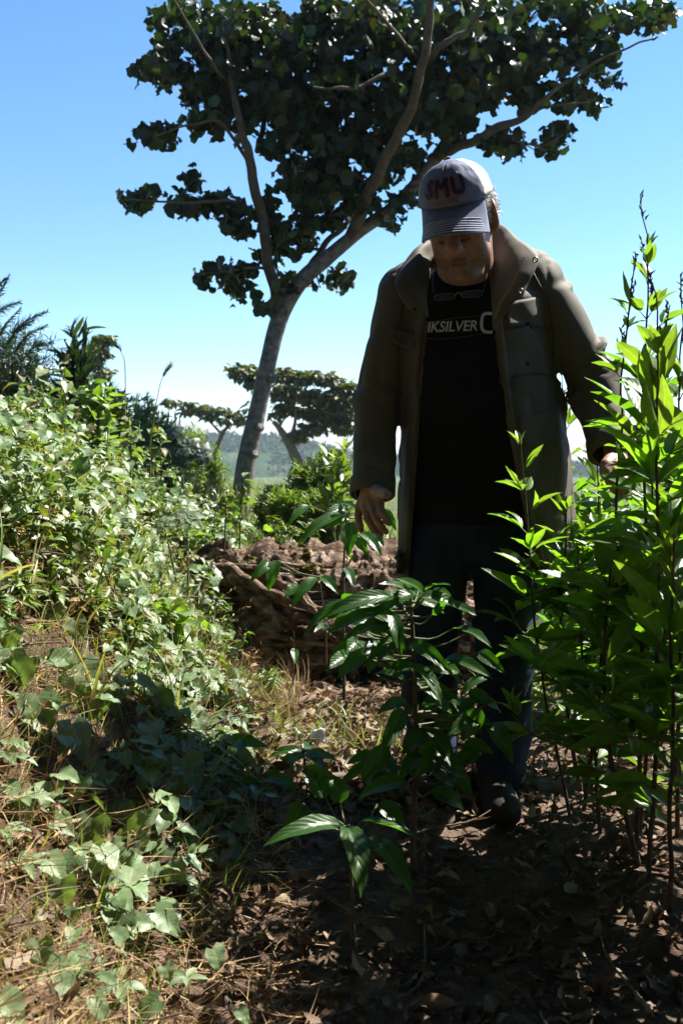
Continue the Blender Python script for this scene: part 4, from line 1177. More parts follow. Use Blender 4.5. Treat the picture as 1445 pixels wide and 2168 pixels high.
def coffee_plant(label, stem, Y, lvs, rnd=(), group='coffee seedlings by the path', r0=.006, yellow=()):
    """stem: px polyline (u, v, dY)"""
    t = thing('coffee_plant', label, 'coffee plant', P(stem[0][0], stem[0][1], Y), group)
    mb = MB()
    pts = catmull(np.array([P(a, b, Y + c) for a, b, c in stem]), 30)
    stm = MB(); stm.tube(pts, np.linspace(r0, r0 * .4, 30), 8)
    mb = MB(); tw = MB()
    lst = list(lvs)
    for (u, v, ru, rv, n, dY) in rnd:
        for _ in range(n):
            a, b = u + rng.uniform(-1, 1) * ru, v + rng.uniform(-1, 1) * rv
            sd = rng.choice([-1, 1]); L = rng.uniform(75, 125)
            yy = Y + dY + rng.uniform(-.12, .15)
            lst.append((a, b, yy, a + sd * L * rng.uniform(.35, .95), b + L * rng.uniform(.1, .8), yy - rng.uniform(-.05, .08), rng.uniform(38, 54), rng.uniform(.5, 1.3)))
    px_leaves(mb, lst)
    for q in lst:
        e = P(q[0], q[1], q[2]); k = np.argmin(np.abs(pts[:, 2] - (e[2] - .02)) + .4 * np.linalg.norm(pts - e, axis=1) * .5)
        s_ = pts[k]
        tw.tube(catmull([s_, (s_ + e) / 2 + [0, 0, -.012], e], 6), [.0028, .0026, .0024, .002, .0018, .0015], 5, cap=False)
    stm.merge(tw, 1); stm.build('stem', [M['brown_stem'], M['stem']], t); mb.build('foliage', M['coffee'], t)
    if yellow:
        mb = MB(); px_leaves(mb, yellow); mb.build('foliage', M['coffee_yellow'], t)['label'] = 'yellowing leaves'
    return t

coffee_plant('glossy coffee seedling standing directly in front of the man\'s legs', [(876, 1905, 0), (874, 1760, 0), (880, 1600, -.02), (878, 1450, -.02), (872, 1330, -.03), (868, 1262, -.03)], 2.12, [
    (900, 1262, 2.08, 833, 1224, 2.0, 30), (884, 1266, 2.08, 800, 1236, 2.0, 32), (826, 1262, 2.05, 664, 1318, 1.98, 40, 1.0), (822, 1290, 2.05, 690, 1345, 1.96, 40), (828, 1296, 2.0, 848, 1392, 1.94, 34, .9),
    (818, 1322, 2.05, 724, 1358, 1.98, 40), (842, 1310, 2.05, 735, 1300, 2.0, 38), (768, 1384, 2.05, 714, 1437, 1.96, 40, .6), (742, 1386, 2.08, 684, 1422, 2.0, 36), (868, 1362, 2.05, 962, 1434, 1.96, 36, 1.2),
    (866, 1408, 2.05, 936, 1500, 1.96, 38, 1.2), (900, 1250, 2.1, 955, 1240, 2.04, 26), (914, 1302, 2.05, 942, 1270, 2.0, 22, .4), (940, 1282, 2.1, 1008, 1304, 2.04, 32), (792, 1428, 2.05, 866, 1448, 1.98, 36),
    (905, 1255, 2.1, 955, 1262, 2.03, 30), (850, 1350, 2.08, 775, 1400, 2.0, 38), (848, 1240, 2.1, 880, 1262, 2.0, 26), (700, 1330, 2.08, 664, 1338, 2.0, 26), (960, 1330, 2.1, 1040, 1372, 2.0, 38), (940, 1395, 2.1, 1045, 1440, 2.0, 40),
    (1010, 1380, 2.12, 1070, 1428, 2.05, 34), (990, 1340, 2.1, 1018, 1350, 2.05, 26), (840, 1262, 2.1, 790, 1285, 2.0, 34), (1040, 1530, 2.1, 1085, 1618, 2.02, 46, .8), (960, 1480, 2.1, 1020, 1560, 2.0, 46), (905, 1540, 2.1, 965, 1640, 2.0, 46), (850, 1500, 2.1, 800, 1600, 2.0, 44)],
    [(900, 1440, 80, 60, 8, 0), (950, 1540, 90, 60, 11, 0), (900, 1610, 100, 70, 10, .02), (780, 1330, 70, 40, 4, .03), (770, 1285, 60, 25, 6, -.02), (850, 1255, 40, 15, 4, 0), (790, 1360, 50, 40, 5, .03), (1020, 1460, 40, 40, 4, .02)], r0=.008)
coffee_plant('coffee seedling with drooping leaves beside the man\'s lowered hand, one leaf yellowing', [(728, 1480, .05), (726, 1300, 0), (728, 1180, 0), (735, 1075, 0)], 2.85, [
    (728, 1088, 2.82, 628, 1158, 2.75, 36, .9), (735, 1082, 2.85, 680, 1096, 2.8, 34, 1.0), (740, 1100, 2.82, 684, 1122, 2.78, 26), (655, 1070, 2.9, 608, 1114, 2.85, 26), (746, 1105, 2.8, 738, 1180, 2.74, 40, .5),
    (764, 1128, 2.82, 806, 1178, 2.76, 30, .8), (756, 1138, 2.82, 776, 1174, 2.78, 28, .6), (722, 1066, 2.86, 756, 1080, 2.8, 22), (806, 1080, 2.88, 838, 1124, 2.84, 26, 1.0), (732, 1204, 2.85, 746, 1244, 2.78, 28), (735, 1076, 2.86, 700, 1068, 2.9, 26),
    (782, 1128, 2.86, 812, 1160, 2.8, 30), (740, 1078, 2.84, 790, 1076, 2.8, 24)], yellow=[(742, 1168, 2.84, 736, 1200, 2.8, 14), (715, 1105, 2.86, 706, 1118, 2.84, 16)], r0=.005)
coffee_plant('small dark coffee seedling with long hanging leaves in front of the rotten log', [(690, 1420, .05), (688, 1330, 0), (676, 1222, 0)], 3.0, [
    (588, 1186, 3.0, 568, 1254, 2.95, 32, .5), (568, 1188, 3.0, 528, 1232, 2.95, 26, .9), (630, 1238, 2.98, 603, 1268, 2.94, 30, .4), (670, 1222, 2.96, 616, 1290, 2.9, 30, .8), (680, 1222, 2.96, 716, 1260, 2.9, 28, .9), (600, 1196, 3.02, 634, 1244, 3.0, 7, .2)], r0=.004)
coffee_plant('low coffee seedling with broad glossy leaves in the dark foreground', [(748, 2060, .0), (745, 1900, 0), (738, 1746, 0)], 1.82, [
    (724, 1746, 1.80, 556, 1792, 1.72, 52, .9), (733, 1748, 1.78, 764, 1902, 1.66, 66, .9), (782, 1772, 1.82, 872, 1898, 1.76, 58, .9), (760, 1740, 1.9, 900, 1790, 1.86, 54), (690, 1690, 1.95, 640, 1630, 1.98, 56), (720, 1700, 1.95, 705, 1640, 1.98, 50),
    (640, 1700, 1.95, 600, 1780, 1.9, 50), (800, 1700, 1.98, 860, 1760, 1.95, 44)], r0=.005)
coffee_plant('spindly coffee seedling with two leaves low in front of the log hollow', [(620, 1450, .0), (622, 1370, 0), (621, 1330, 0)], 2.95, [(622, 1372, 2.95, 624, 1407, 2.9, 20, .4), (620, 1360, 2.95, 612, 1348, 2.94, 8)], r0=.0022)

def shade_seedling(label, stem, Y, n):
    u, v = stem[-1][:2]; lv = []
    for q in range(n):
        a_ = q * 2.4 + rng.uniform(-.4, .4); L_ = rng.uniform(60, 95)
        vv = v + (stem[0][1] - v) * rng.uniform(0, .4)
        lv.append((u, vv, Y, u + L_ * math.cos(a_), vv + rng.uniform(5, 50), Y - .10 * math.sin(a_), rng.uniform(30, 42), rng.uniform(.6, 1.2)))
    return coffee_plant(label, stem, Y, lv, group='dark seedlings in the shade of the path', r0=.003)
shade_seedling('dark seedling in the shade left of the low glossy one', [(545, 1760, 0), (548, 1700, 0), (552, 1640, 0)], 2.28, 7)
shade_seedling('dark seedling between the log hollow and the low glossy one', [(650, 1700, 0), (648, 1640, 0), (642, 1585, 0)], 2.55, 7)
shade_seedling('dark seedling at the foot of the creeper covered bank', [(470, 1690, 0), (472, 1630, 0), (480, 1570, 0)], 2.4, 6)
shade_seedling('dark seedling behind the stem of the central coffee plant', [(800, 1720, 0), (800, 1650, 0), (792, 1590, 0)], 2.5, 7)

def hit_ground(u, v, lift=0.03, lo=.95, hi=6.0):
    Ys = np.linspace(lo, hi, 400)
    p = np.array([P(u, v, y) for y in Ys])
    b = np.nonzero(p[:, 2] < hgt(p[:, 0], p[:, 1]) + lift)[0]
    return float(Ys[b[0]]) if len(b) else hi

# ---- tall leafy shrubs on the right
def tall_shrub(label, base, top, Yb, Yt, nleaf, Lr, bend=0, tip=True, side=(), r0=.008, group='tall leafy shrubs on the right', lo=.27, mat='shrub'):
    t = thing('leafy_shrub', label, 'shrub', [*P(*base, Yb)[:2], float(hgt(*P(*base, Yb)[:2]))], group)
    a = np.array(world_loc(t)); b = P(*top, Yt)
    mid = (a + b) / 2 + [bend, 0, 0]
    pts = catmull([a, mid, b], 40)
    pts[5:] += .006 * np.stack([fbm(pts[5:] * 8, z, 2) for z in range(3)], -1)
    stm = MB(); stm.tube(pts, np.linspace(r0 * .75, .0016, 40), 8)
    lf, tp, tw = MB(), MB(), MB()
    axes = [(pts, lo, nleaf, 1.0)]
    for (f0, du, dv, nl_) in side:
        f0 = min(.85, f0 + .02)
        s0 = pts[int(f0 * 39)]; e = s0 + np.array([du, rng.uniform(-.08, .08), dv])
        bp_ = catmull([s0, (s0 + e) / 2 + [du * .15, 0, -.02], e], 20)
        tw.tube(bp_, np.linspace(r0 * .45, .0012, 20), 6, cap=False); axes.append((bp_, .15, nl_, .85))
    for (ps, l0, n, sc) in axes:
        f_ = np.linspace(l0, .97, n) + rng.uniform(-.02, .02, n)
        k = np.clip((f_ * (len(ps) - 1)).astype(int), 0, len(ps) - 1)
        az_ = np.arange(n) * 2.4 + rng.uniform(-.5, .5, n)
        el_ = np.interp(f_, [0, .6, 1], [-.05, .5, 1.0]) + rng.normal(0, .2, n)
        d = np.stack([np.cos(az_) * np.cos(el_), np.sin(az_) * np.cos(el_), np.sin(el_)], 1)
        L = 1.08 * rng.uniform(*Lr, n) * np.interp(f_, [0, .5, .85, 1], [.9, 1.05, .8, .4]) * sc
        pet = .22 * L
        st = ps[k]; b0 = st + d * pet[:, None]
        for s_, e_ in zip(st, b0): tw.tube([s_, e_], [.0014, .001], 4, cap=False)
        # trifoliate leaves
        for sg in (-1, 0, 1):
            ca = rng.uniform(.6, .9, n) * sg
            dx = d[:, 0] * np.cos(ca) - d[:, 1] * np.sin(ca); dy = d[:, 0] * np.sin(ca) + d[:, 1] * np.cos(ca)
            dd = np.stack([dx, dy, d[:, 2] + rng.normal(0, .15, n)], 1)
            young = f_ > .80
            for msk, dest in ((young, tp), (~young, lf)):
                if msk.any():
                    leaves(dest, b0[msk], dd[msk], tilt_up(msk.sum(), .35), L[msk] * (1.0 if sg == 0 else .82), L[msk] * rng.uniform(.24, .32, msk.sum()), droop=rng.uniform(.1, .8, msk.sum()), fold=rng.uniform(.15, .6, msk.sum()), shape='lance', nl=9, nw=5, ripple=.02)
    if tip:                       # flower bud spikes
        for k in range(3):
            s0 = pts[-1 - 2 * k]; e = s0 + np.array([rng.uniform(-.015, .02), rng.uniform(-.02, .02), rng.uniform(.05, .10) - .02 * k])
            tw.tube([s0, (s0 + e) / 2 + rng.normal(0, .003, 3), e], [.0016, .0013, .001], 5)
            for q in range(7):
                c = s0 + (e - s0) * (.35 + .65 * q / 6) + rng.normal(0, .002, 3)
                tw.tube([c, c + [rng.uniform(-.006, .006), 0, .006], c + [rng.uniform(-.008, .008), 0, .013]], [.0008, .0024, .0006], 5)
    lf.build('foliage', M[mat], t)
    if tp.n: tp.build('foliage', M['shrub_tip'], t)['label'] = 'bright young leaves'
    stm.merge(tw, 1); stm.build('stem', [M['brown_stem'], M['stem']], t)
    return t
S = [(.45, -.14, .10, 7), (.6, .12, .12, 7), (.7, -.1, .12, 6)]
tall_shrub('tallest shrub on the right, its bud spike against the sky beside the sleeve', (1345, 1830), (1366, 500), 2.2, 2.15, 30, (.09, .135), .01, side=[(.35, .12, .1, 6), (.45, .10, .12, 6)])
tall_shrub('leafy shrub with a bare budding twig crossing the man\'s sleeve', (1235, 1720), (1330, 600), 2.45, 2.1, 18, (.06, .10), .02, side=[(.4, .14, .12, 7)])
tall_shrub('large leaved shrub at the right edge with the broadest bright leaves', (1372, 1860), (1390, 660), 2.1, 1.75, 30, (.14, .19), .01, side=[(.5, -.12, .08, 7), (.55, .14, .10, 7), (.7, .1, .12, 6)])
tall_shrub('shrub at the far right edge leaning out of the picture', (1432, 1800), (1442, 690), 2.3, 2.0, 32, (.11, .15), .0, side=S)
tall_shrub('shrub with two pale stems in front of the lit jacket pocket', (1205, 1690), (1100, 935), 2.4, 2.2, 15, (.08, .12), -.02, tip=False, side=[(.55, .12, .18, 8), (.62, .2, .12, 7)], r0=.006, lo=.45)
tall_shrub('low bushy shrub by the man\'s right knee, with dark leaves', (1230, 1720), (1195, 1050), 2.5, 2.35, 16, (.09, .13), -.03, tip=False, side=[(.4, .2, .08, 8), (.5, -.12, .1, 7), (.65, .15, .12, 8)], r0=.009)
tall_shrub('shrub between the thick dark stems, leaves hanging over the path', (1350, 1850), (1290, 1180), 2.15, 1.95, 18, (.10, .14), -.04, tip=False, side=[(.4, -.2, .06, 8), (.5, .16, .1, 7), (.6, -.16, .06, 7)], r0=.009)
tall_shrub('shrub in the lower right corner with a leaf tip pointing straight down', (1420, 1840), (1420, 1130), 2.0, 1.6, 22, (.11, .15), .0, tip=False, side=[(.5, -.14, .06, 7), (.6, .1, .08, 6)])
tall_shrub('shrub behind the thick stems, reaching the level of the man\'s hand', (1290, 1640), (1260, 930), 2.8, 2.75, 30, (.10, .14), .0, tip=False, side=S, r0=.007)
tall_shrub('shrub standing behind the man\'s hanging sleeve', (1380, 1600), (1400, 800), 2.9, 2.9, 34, (.10, .14), .0, tip=True, side=S, r0=.007)
tall_shrub('thin shrub showing through the gap between jacket and sleeve', (1215, 1560), (1190, 815), 3.1, 3.05, 22, (.08, .12), .02, tip=True, side=[(.6, .1, .1, 6)], r0=.005)

# ---- shrubs, bushes and tall weeds behind
tall_shrub('shrub in front of the jacket hem, its leaves reaching toward the knee', (1270, 1760), (1215, 1130), 2.3, 2.25, 12, (.09, .13), .0, tip=False, side=[(.45, -.12, .12, 7), (.6, .14, .1, 7), (.7, -.1, .12, 7)], r0=.007)
tall_shrub('broad shrub at the right margin below the hand level', (1445, 1700), (1440, 930), 2.5, 2.4, 32, (.11, .15), -.05, tip=False, side=[(.45, -.2, .1, 8), (.6, -.18, .14, 8), (.7, .1, .12, 7)], r0=.009)
tall_shrub('upright shrub just right of the hidden hand', (1350, 1780), (1375, 830), 2.25, 2.2, 30, (.09, .13), .03, tip=True, side=[(.45, .12, .1, 7), (.6, .14, .12, 7)], r0=.007)
def leafy_bush(name, label, cat, u, v, Y, ru, rv, L, n, mat, group=None, shape='lance', ratio=.24, upb=.8, stems=5, deep=1.0, nl=5):
    """upright bush made of many fine stems; u, v = centre of the bush in the photo"""
    sc = Y / FPX
    c = P(u, v, Y); zb = float(hgt(c[0], c[1]))
    t = thing(name, label, cat, (c[0], c[1], zb), group)
    st, lf = MB(), MB()
    rx, rz = ru * sc, rv * sc
    m = max(6, n // 34)
    for k in range(m):
        q = rdir(1)[0] * rng.uniform(0, 1) ** .4
        e = c + q * [rx, rx * deep, rz]
        s0 = np.array([c[0] + q[0] * .02, c[1] + q[1] * .02, zb])
        ps = catmull([s0, (s0 + e) / 2 + rng.normal(0, .03, 3), e], 12)
        st.tube(ps, np.linspace(.004, .0012, 12) * (1 + sc * 200 * .3), 4, cap=False)
        f_ = rng.uniform(.25, 1.0, n // m + 1) ** .7
        b0 = ps[np.clip((f_ * 11).astype(int), 0, 11)] + rng.normal(0, .012, (len(f_), 3))
        d = rdir(len(f_), -.3, 1); d[:, 2] = d[:, 2] * .8 + upb * rng.uniform(.1, 1, len(f_))
        LL = rng.uniform(.6, 1.25, len(f_)) * L
        leaves(lf, b0, d, tilt_up(len(f_), .5), LL, LL * ratio, droop=rng.uniform(.1, .9, len(f_)), fold=.3, shape=shape, nl=nl, nw=3)
    st.build('stems', M['stem'], t); lf.build('foliage', M[mat], t)
    return t
leafy_bush('dark_shrub', 'dark upright shrub with long pointed leaves on the bank against the sky', 'shrub', 165, 745, 5.2, 36, 88, .125, 420, 'dark_bush', upb=1.6, ratio=.17, nl=7)
gF = 'feathery dark bushes on the left skyline'
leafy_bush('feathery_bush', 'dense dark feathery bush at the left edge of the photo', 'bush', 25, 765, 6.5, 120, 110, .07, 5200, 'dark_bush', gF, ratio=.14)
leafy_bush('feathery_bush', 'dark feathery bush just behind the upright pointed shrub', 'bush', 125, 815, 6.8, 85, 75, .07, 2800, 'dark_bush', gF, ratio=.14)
# feather fronds rising from the dark bush
t = thing('plumed_shrub', 'feathery plumes rising at the left edge above the dark bush', 'shrub', [*P(10, 900, 6.3)[:2], float(hgt(*P(10, 900, 6.3)[:2]))])
st, lf = MB(), MB()
for (u0, v0, u1, v1) in ((-20, 760, 42, 655), (-20, 700, 20, 585), (10, 740, 70, 680), (20, 720, 100, 660), (-30, 690, 42, 640), (30, 750, 98, 690), (-20, 650, 14, 590), (50, 760, 112, 725)):
    ps = catmull([P(u0, v0, 6.3), P((u0 + u1) / 2 - 6, (v0 + v1) / 2 - 8, 6.25), P(u1, v1, 6.2)], 40)
    st.tube(ps, np.linspace(.005, .0015, 40), 5, cap=False)
    for sg in (-1, 1):
        for rep in range(2):
            d = unit(np.gradient(ps, axis=0)) * .8 + sg * np.array([.25, .5 * rng.uniform(-1, 1), .75]) * .6 + rng.normal(0, .15, (40, 3))
            LL = np.linspace(.11, .03, 40) * rng.uniform(.6, 1.1, 40)
            leaves(lf, ps, d, rdir(40), LL, .006, droop=.5, shape='grass', nl=4, nw=2)
st.build('stems', M['stem'], t); lf.build('foliage', M['dark_bush'], t)
gB = 'willowy bushes beyond the log'
for (u, v, Y, ru, rv, lab) in ((585, 1065, 6.4, 45, 42, 'willowy bush right beside the leaning trunk'), (650, 1015, 6.2, 55, 60, 'willowy bush in the middle of the row beyond the log'), (700, 1000, 5.9, 55, 75, 'pale tipped willowy bush at the man\'s lowered sleeve'), (620, 1075, 5.6, 60, 45, 'low willowy bush just above the log'), (690, 1080, 5.4, 50, 45, 'low willowy bush behind the coffee seedling at the hand')):
    leafy_bush('willowy_bush', lab, 'bush', u, v, Y, ru, rv, .075, 3200, 'bush', gB, ratio=.17)
leafy_bush('tall_weed', 'tall broad leaved weed rising above the willowy bushes by the sleeve', 'weed', 712, 960, 5.2, 30, 85, .11, 90, 'bush', ratio=.3, upb=1.0, nl=7)
gL = 'bushes along the left bank crest'
for (u, v, Y, ru, rv, lab) in ((445, 975, 9.5, 40, 45, 'feathery yellow green bush left of the leaning trunk'), (400, 915, 9.0, 50, 40, 'yellow green bush behind the large dark leaves'), (300, 870, 7.6, 50, 55, 'grey green bush with ferny tips on the bank crest'), (235, 850, 6.6, 55, 50, 'leafy bush on the bank below the dark pointed shrub'), (345, 900, 7.2, 45, 40, 'bush next to the plume grass')):
    leafy_bush('crest_bush', lab, 'bush', u, v, Y, ru, rv, .075, 1900, 'bush', gL, ratio=.18)
leafy_bush('bright_weed', 'yellow green young weed in the middle of the bank top', 'weed', 205, 830, 4.6, 36, 55, .11, 80, 'shrub_tip', ratio=.42, upb=.5, nl=7)
gR = 'sunlit bushes behind the right shrubs'
for (u, v, Y, ru, rv, lab) in ((1238, 1170, 3.45, 70, 170, 'sunlit bush behind the man\'s jacket hem'), (1380, 1120, 5.0, 100, 170, 'sunlit bush behind the far right shrub'), (1340, 1330, 4.6, 90, 100, 'low sunlit bush behind the thick dark stems'), (1180, 1350, 5.2, 60, 80, 'low sunlit bush behind the man\'s knee'), (1420, 950, 5.6, 80, 120, 'upper sunlit bush at the right margin'), (1440, 1400, 4.4, 60, 90, 'sunlit bush at the right margin above the ground')):
    leafy_bush('sunlit_bush', lab, 'bush', u, v, Y, ru, rv, .11, 800, 'shrub', gR, ratio=.3)

# big dark lobed leaves (castor like)
def lobed_plant(label, name, spots, mat, group=None, hub=None):
    c = spots[0]; t = thing(name, label, 'plant', [*P(c[0], c[1], c[2])[:2], float(hgt(*P(c[0], c[1], c[2])[:2]))], group)
    base = np.array(world_loc(t))
    lf, st = MB(), MB()
    for (u, v, Y, r, ax, ay) in spots:
        hub_ = P(u, v, Y); R0 = r * Y / FPX
        n_ = unit(np.array([ax, -.75, ay])); e1 = unit(np.cross(n_, [0, 0, 1])); e2 = np.cross(e1, n_)
        rot = rng.uniform(0, 6.28)
        k = 7
        for j in range(k):
            a = rot + j * 2 * np.pi * .86 / k
            d = e1 * math.cos(a) + e2 * math.sin(a)
            leaves(lf, [hub_], [d], [n_], R0 * rng.uniform(.85, 1.05) * (1 if 0 < j < k - 1 else .7), R0 * .62, droop=.35, fold=.12, shape='ovate', nl=8, nw=5, ripple=.05)
        b0 = base + (hub_ - base) * .15
        st.tube(catmull([base, (base * .4 + hub_ * .6) + [0, .03, 0], hub_], 12), np.linspace(.006, .002, 12), 6, cap=False)
    lf.build('foliage', M[mat], t); st.build('stems', M['stem'], t)
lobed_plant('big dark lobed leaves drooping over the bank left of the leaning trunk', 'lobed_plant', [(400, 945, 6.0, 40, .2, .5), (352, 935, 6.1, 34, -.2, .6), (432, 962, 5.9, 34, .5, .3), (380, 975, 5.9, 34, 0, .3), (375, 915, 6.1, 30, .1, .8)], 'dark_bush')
lobed_plant('pale lobed leaf spreading in sun near the middle of the bank', 'lobed_plant', [(180, 1045, 3.1, 52, .0, .7)], 'vine')
lobed_plant('pale lobed leaf near the log end, in full sun', 'lobed_plant', [(395, 1090, 3.7, 46, .1, .8), (345, 1105, 3.6, 30, .0, .7)], 'vine')
lobed_plant('pale lobed leaf hanging on the bank slope below the first one', 'lobed_plant', [(250, 1100, 3.0, 42, .3, .3)], 'vine')

# plume grasses on the skyline
def plume_grass(label, pts, Y, plume, n, mat):
    a = P(*pts[0], Y); t = thing('plume_grass', label, 'grass', [a[0], a[1], float(hgt(a[0], a[1]))], 'plume grass stalks on the skyline')
    ps = catmull([P(*q, Y) for q in pts], 30); mb = MB(); mb.tube(np.vstack([[world_loc(t)], ps]), np.concatenate([[.004], np.linspace(.0035, .0012, 30)]), 6, cap=False); mb.build('stalk', M['straw'], t)
    mb = MB(); k = rng.integers(int(30 * (1 - plume)), 30, n)
    d = unit(np.gradient(ps, axis=0))[k] + rng.normal(0, .22, (n, 3))
    leaves(mb, ps[k], d, rdir(n), rng.uniform(.03, .07, n), .004, droop=rng.uniform(0, .9, n), shape='grass', nl=4, nw=2)
    mb.build('plume', M[mat], t)
plume_grass('dark drooping plume grass stalk left of centre on the skyline', [(265, 900), (265, 780), (258, 748), (243, 728)], 5.5, .32, 90, 'dark_bush')
plume_grass('white plume grass stalk with a forked tip on the skyline', [(318, 940), (330, 860), (342, 805), (358, 778)], 5.5, .28, 90, 'straw')
plume_grass('short reddish grass spike in front of the white cloud', [(455, 960), (485, 890), (505, 868), (522, 855)], 6.5, .35, 50, 'straw')
# thin upright weeds on the bank
gW = 'thin upright weeds on the bank'
for (u, v0, v1, Y, lab) in ((38, 1080, 800, 3.9, 'brown seeding weed stalk at the left edge of the bank'), (148, 1000, 770, 4.3, 'tall weed stalk before the dark shrub'), (262, 1090, 880, 4.2, 'weed stalk with one big veined leaf in the bank middle'), (205, 960, 800, 4.6, 'weed stalk under the bright young weed'), (505, 1180, 1010, 4.4, 'weed stalk at the foot of the leaning trunk'), (470, 1180, 1040, 4.3, 'weed stalk just left of the trunk foot'), (110, 1120, 860, 3.7, 'leafy weed stalk near the left margin'), (330, 1080, 900, 4.6, 'leafy weed stalk below the big dark leaves')):
    a, b = P(u, v0, Y), P(u + rng.uniform(-12, 12), v1, Y)
    t = thing('weed_stalk', lab, 'weed', [a[0], a[1], float(hgt(a[0], a[1]))], gW)
    ps = catmull([np.array(world_loc(t)), (a + b) / 2 + rng.normal(0, .01, 3), b], 24)
    mb = MB(); mb.tube(ps, np.linspace(.0045, .0015, 24), 6, cap=False); mb.build('stem', M['brown_stem'], t)
    k = rng.integers(8, 24, 26); mb = MB(); d = rdir(26, -.6, .7)
    LL = rng.uniform(.03, .085, 26)
    leaves(mb, ps[k], d, tilt_up(26, .6), LL, LL * .55, droop=rng.uniform(.3, 1.5, 26), fold=.35, shape='ovate', nl=6, nw=5, ripple=.05)
    mb.build('foliage', M['cover'], t)

def bank_weed(label, u, v, h, kind, group, Y=None):
    Y = Y or hit_ground(u, v, .0, 1.2, 7.5); a = P(u, v, Y); a[2] = float(hgt(a[0], a[1])); hh = h * Y / FPX
    t = thing('bank_weed', label, 'weed', a, group)
    st, lf = MB(), MB()
    for q in range({'bushy': 5, 'stalk': 2, 'broad': 3, 'fern': 6}[kind]):
        e = a + np.array([rng.normal(0, .22), rng.normal(0, .18), 1]) * hh * rng.uniform(.7, 1.05)
        ps = catmull([a, (a + e) / 2 + rng.normal(0, .05 * hh, 3), e], 16)
        st.tube(ps, np.linspace(.0035, .001, 16), 5, cap=False)
        n, L, ra, shp = {'bushy': (34, (.018, .045), .5, 'ovate'), 'stalk': (16, (.02, .05), .35, 'lance'), 'broad': (8, (.06, .105), .62, 'ovate'), 'fern': (30, (.03, .07), .16, 'lance')}[kind]
        k = rng.integers(4, 16, n); L = rng.uniform(*L, n)
        leaves(lf, ps[k], rdir(n, -.4, .7), tilt_up(n, .5), L, L * ra, droop=rng.uniform(.2, 1.3, n), fold=.35, shape=shp, nl=7, nw=5, ripple=.05)
        if kind == 'stalk':
            n = 30; k = rng.integers(11, 16, n)
            leaves(lf, ps[k] + rng.normal(0, .006, (n, 3)), rdir(n), rdir(n), .011, .006, shape='ovate', nl=3, nw=3)
    st.build('stems', M['brown_stem' if kind == 'stalk' else 'stem'], t)
    lf.build('foliage', M[{'bushy': 'cover', 'stalk': 'straw', 'broad': 'shrub_tip', 'fern': 'bush'}[kind]], t)
kn = {'bushy': 'bushy small leaved weed', 'stalk': 'dry seeding stalk', 'broad': 'broad leaved yellow green weed', 'fern': 'narrow leaved ferny weed'}
col = ['at the left edge of the photo', 'near the left edge', 'left of the bank middle', 'in the bank middle', 'right of the bank middle', 'toward the log end']
row = ['on the bank crest', 'on the upper bank', 'halfway up the bank', 'on the lower bank']
cnt = {}
for ci in range(6):
    for ri in range(4):
        kinds = list(rng.permutation(['bushy', 'stalk', 'broad', 'fern']))[:(3 if ri < 3 else 2)]
        for kd in kinds:
            u = 20 + ci * 78 + rng.uniform(-30, 30); v = [960, 1060, 1170, 1330][ri] + ci * [22, 16, 8, 10][ri] + rng.uniform(-30, 30)
            bank_weed(kn[kd] + ' ' + row[ri] + ' ' + col[ci], u, v, rng.uniform(70, 170) * [1, .9, .8, .6][ri], kd, 'mixed weeds on the bank')

for u, Y, h, kd, wh in ((452, 3.75, 150, 'fern', 'hanging before the left end of the log'), (485, 3.6, 130, 'bushy', 'growing against the left end of the log'), (520, 3.6, 120, 'stalk', 'before the left half of the log'), (430, 3.5, 120, 'broad', 'at the shadowed left end of the log'), (560, 3.5, 80, 'fern', 'in front of the log hollow'), (470, 4.7, 90, 'bushy', 'behind the left end of the log'), (540, 4.8, 80, 'broad', 'on top of the terrace behind the log'), (600, 4.9, 80, 'fern', 'behind the middle of the log'), (790, 4.9, 90, 'bushy', 'behind the right half of the log'), (660, 4.9, 70, 'bushy', 'behind the log under the willowy bushes')):
    bank_weed(kn[kd] + ' ' + wh, u, 1200, h, kd, 'weeds around the rotten log', Y)

# ---- ground cover on the bank
def on_ground(n, umin, umax, ymin, ymax, pw=1.0):
    Y = ymin + (ymax - ymin) * rng.uniform(0, 1, n) ** pw
    u = rng.uniform(umin, umax, n)
    x = (u - 722.5) / FPX * Y
    return x, Y
def bank_mask(x, y): return (x < -.14 - .03 * np.sin(y * 5)) | (y > 4.5)
mb = MB()
n = 24000                                       # small mixed leaves, mid and far bank
x, y = on_ground(int(n * 1.55), -700, 520, 2.3, 7.5, 1.25)
k = bank_mask(x, y) & (hgt(x, y) > .16); x, y = x[k], y[k]; n = len(x)
tall = lambda x, y: np.clip(.75 + .9 * vnoise(np.stack([x * 2.6, y * 2.0, 0 * x], -1), 131) + .35 * vnoise(np.stack([x * 8, y * 6, 0 * x], -1), 132), .12, 1.9) * sstep((-.10 - x - .14 * np.maximum(y - 3, 0)) / .35 + .35 * (y > 4.5))
k = rng.uniform(size=n) < np.clip(.35 + .6 * tall(x, y), 0, 1); x, y = x[k], y[k]; n = len(x)
z = hgt(x, y) + rng.uniform(0, 1, n) ** 1.3 * np.interp(y, [2, 3, 4.5, 7], [.12, .24, .32, .34]) * tall(x, y)
L = rng.uniform(.012, .040, n) * np.interp(y, [2, 7], [1, 1.3])
for shp, sel in (('ovate', rng.uniform(size=n) < .6), ('heart', None)):
    m_ = sel if sel is not None else ~last
    last = m_
    leaves(mb, np.stack([x, y, z], 1)[m_], rdir(m_.sum(), -.8, .35), unit(tilt_up(m_.sum(), .45) + np.array([.25, -.25, 0])), L[m_], L[m_] * (.55 if shp == 'ovate' else .9), droop=rng.uniform(.1, 1.3, m_.sum()), fold=rng.uniform(0, .5, m_.sum()), shape=shp, nl=6, nw=5, ripple=.04, twist=.5)
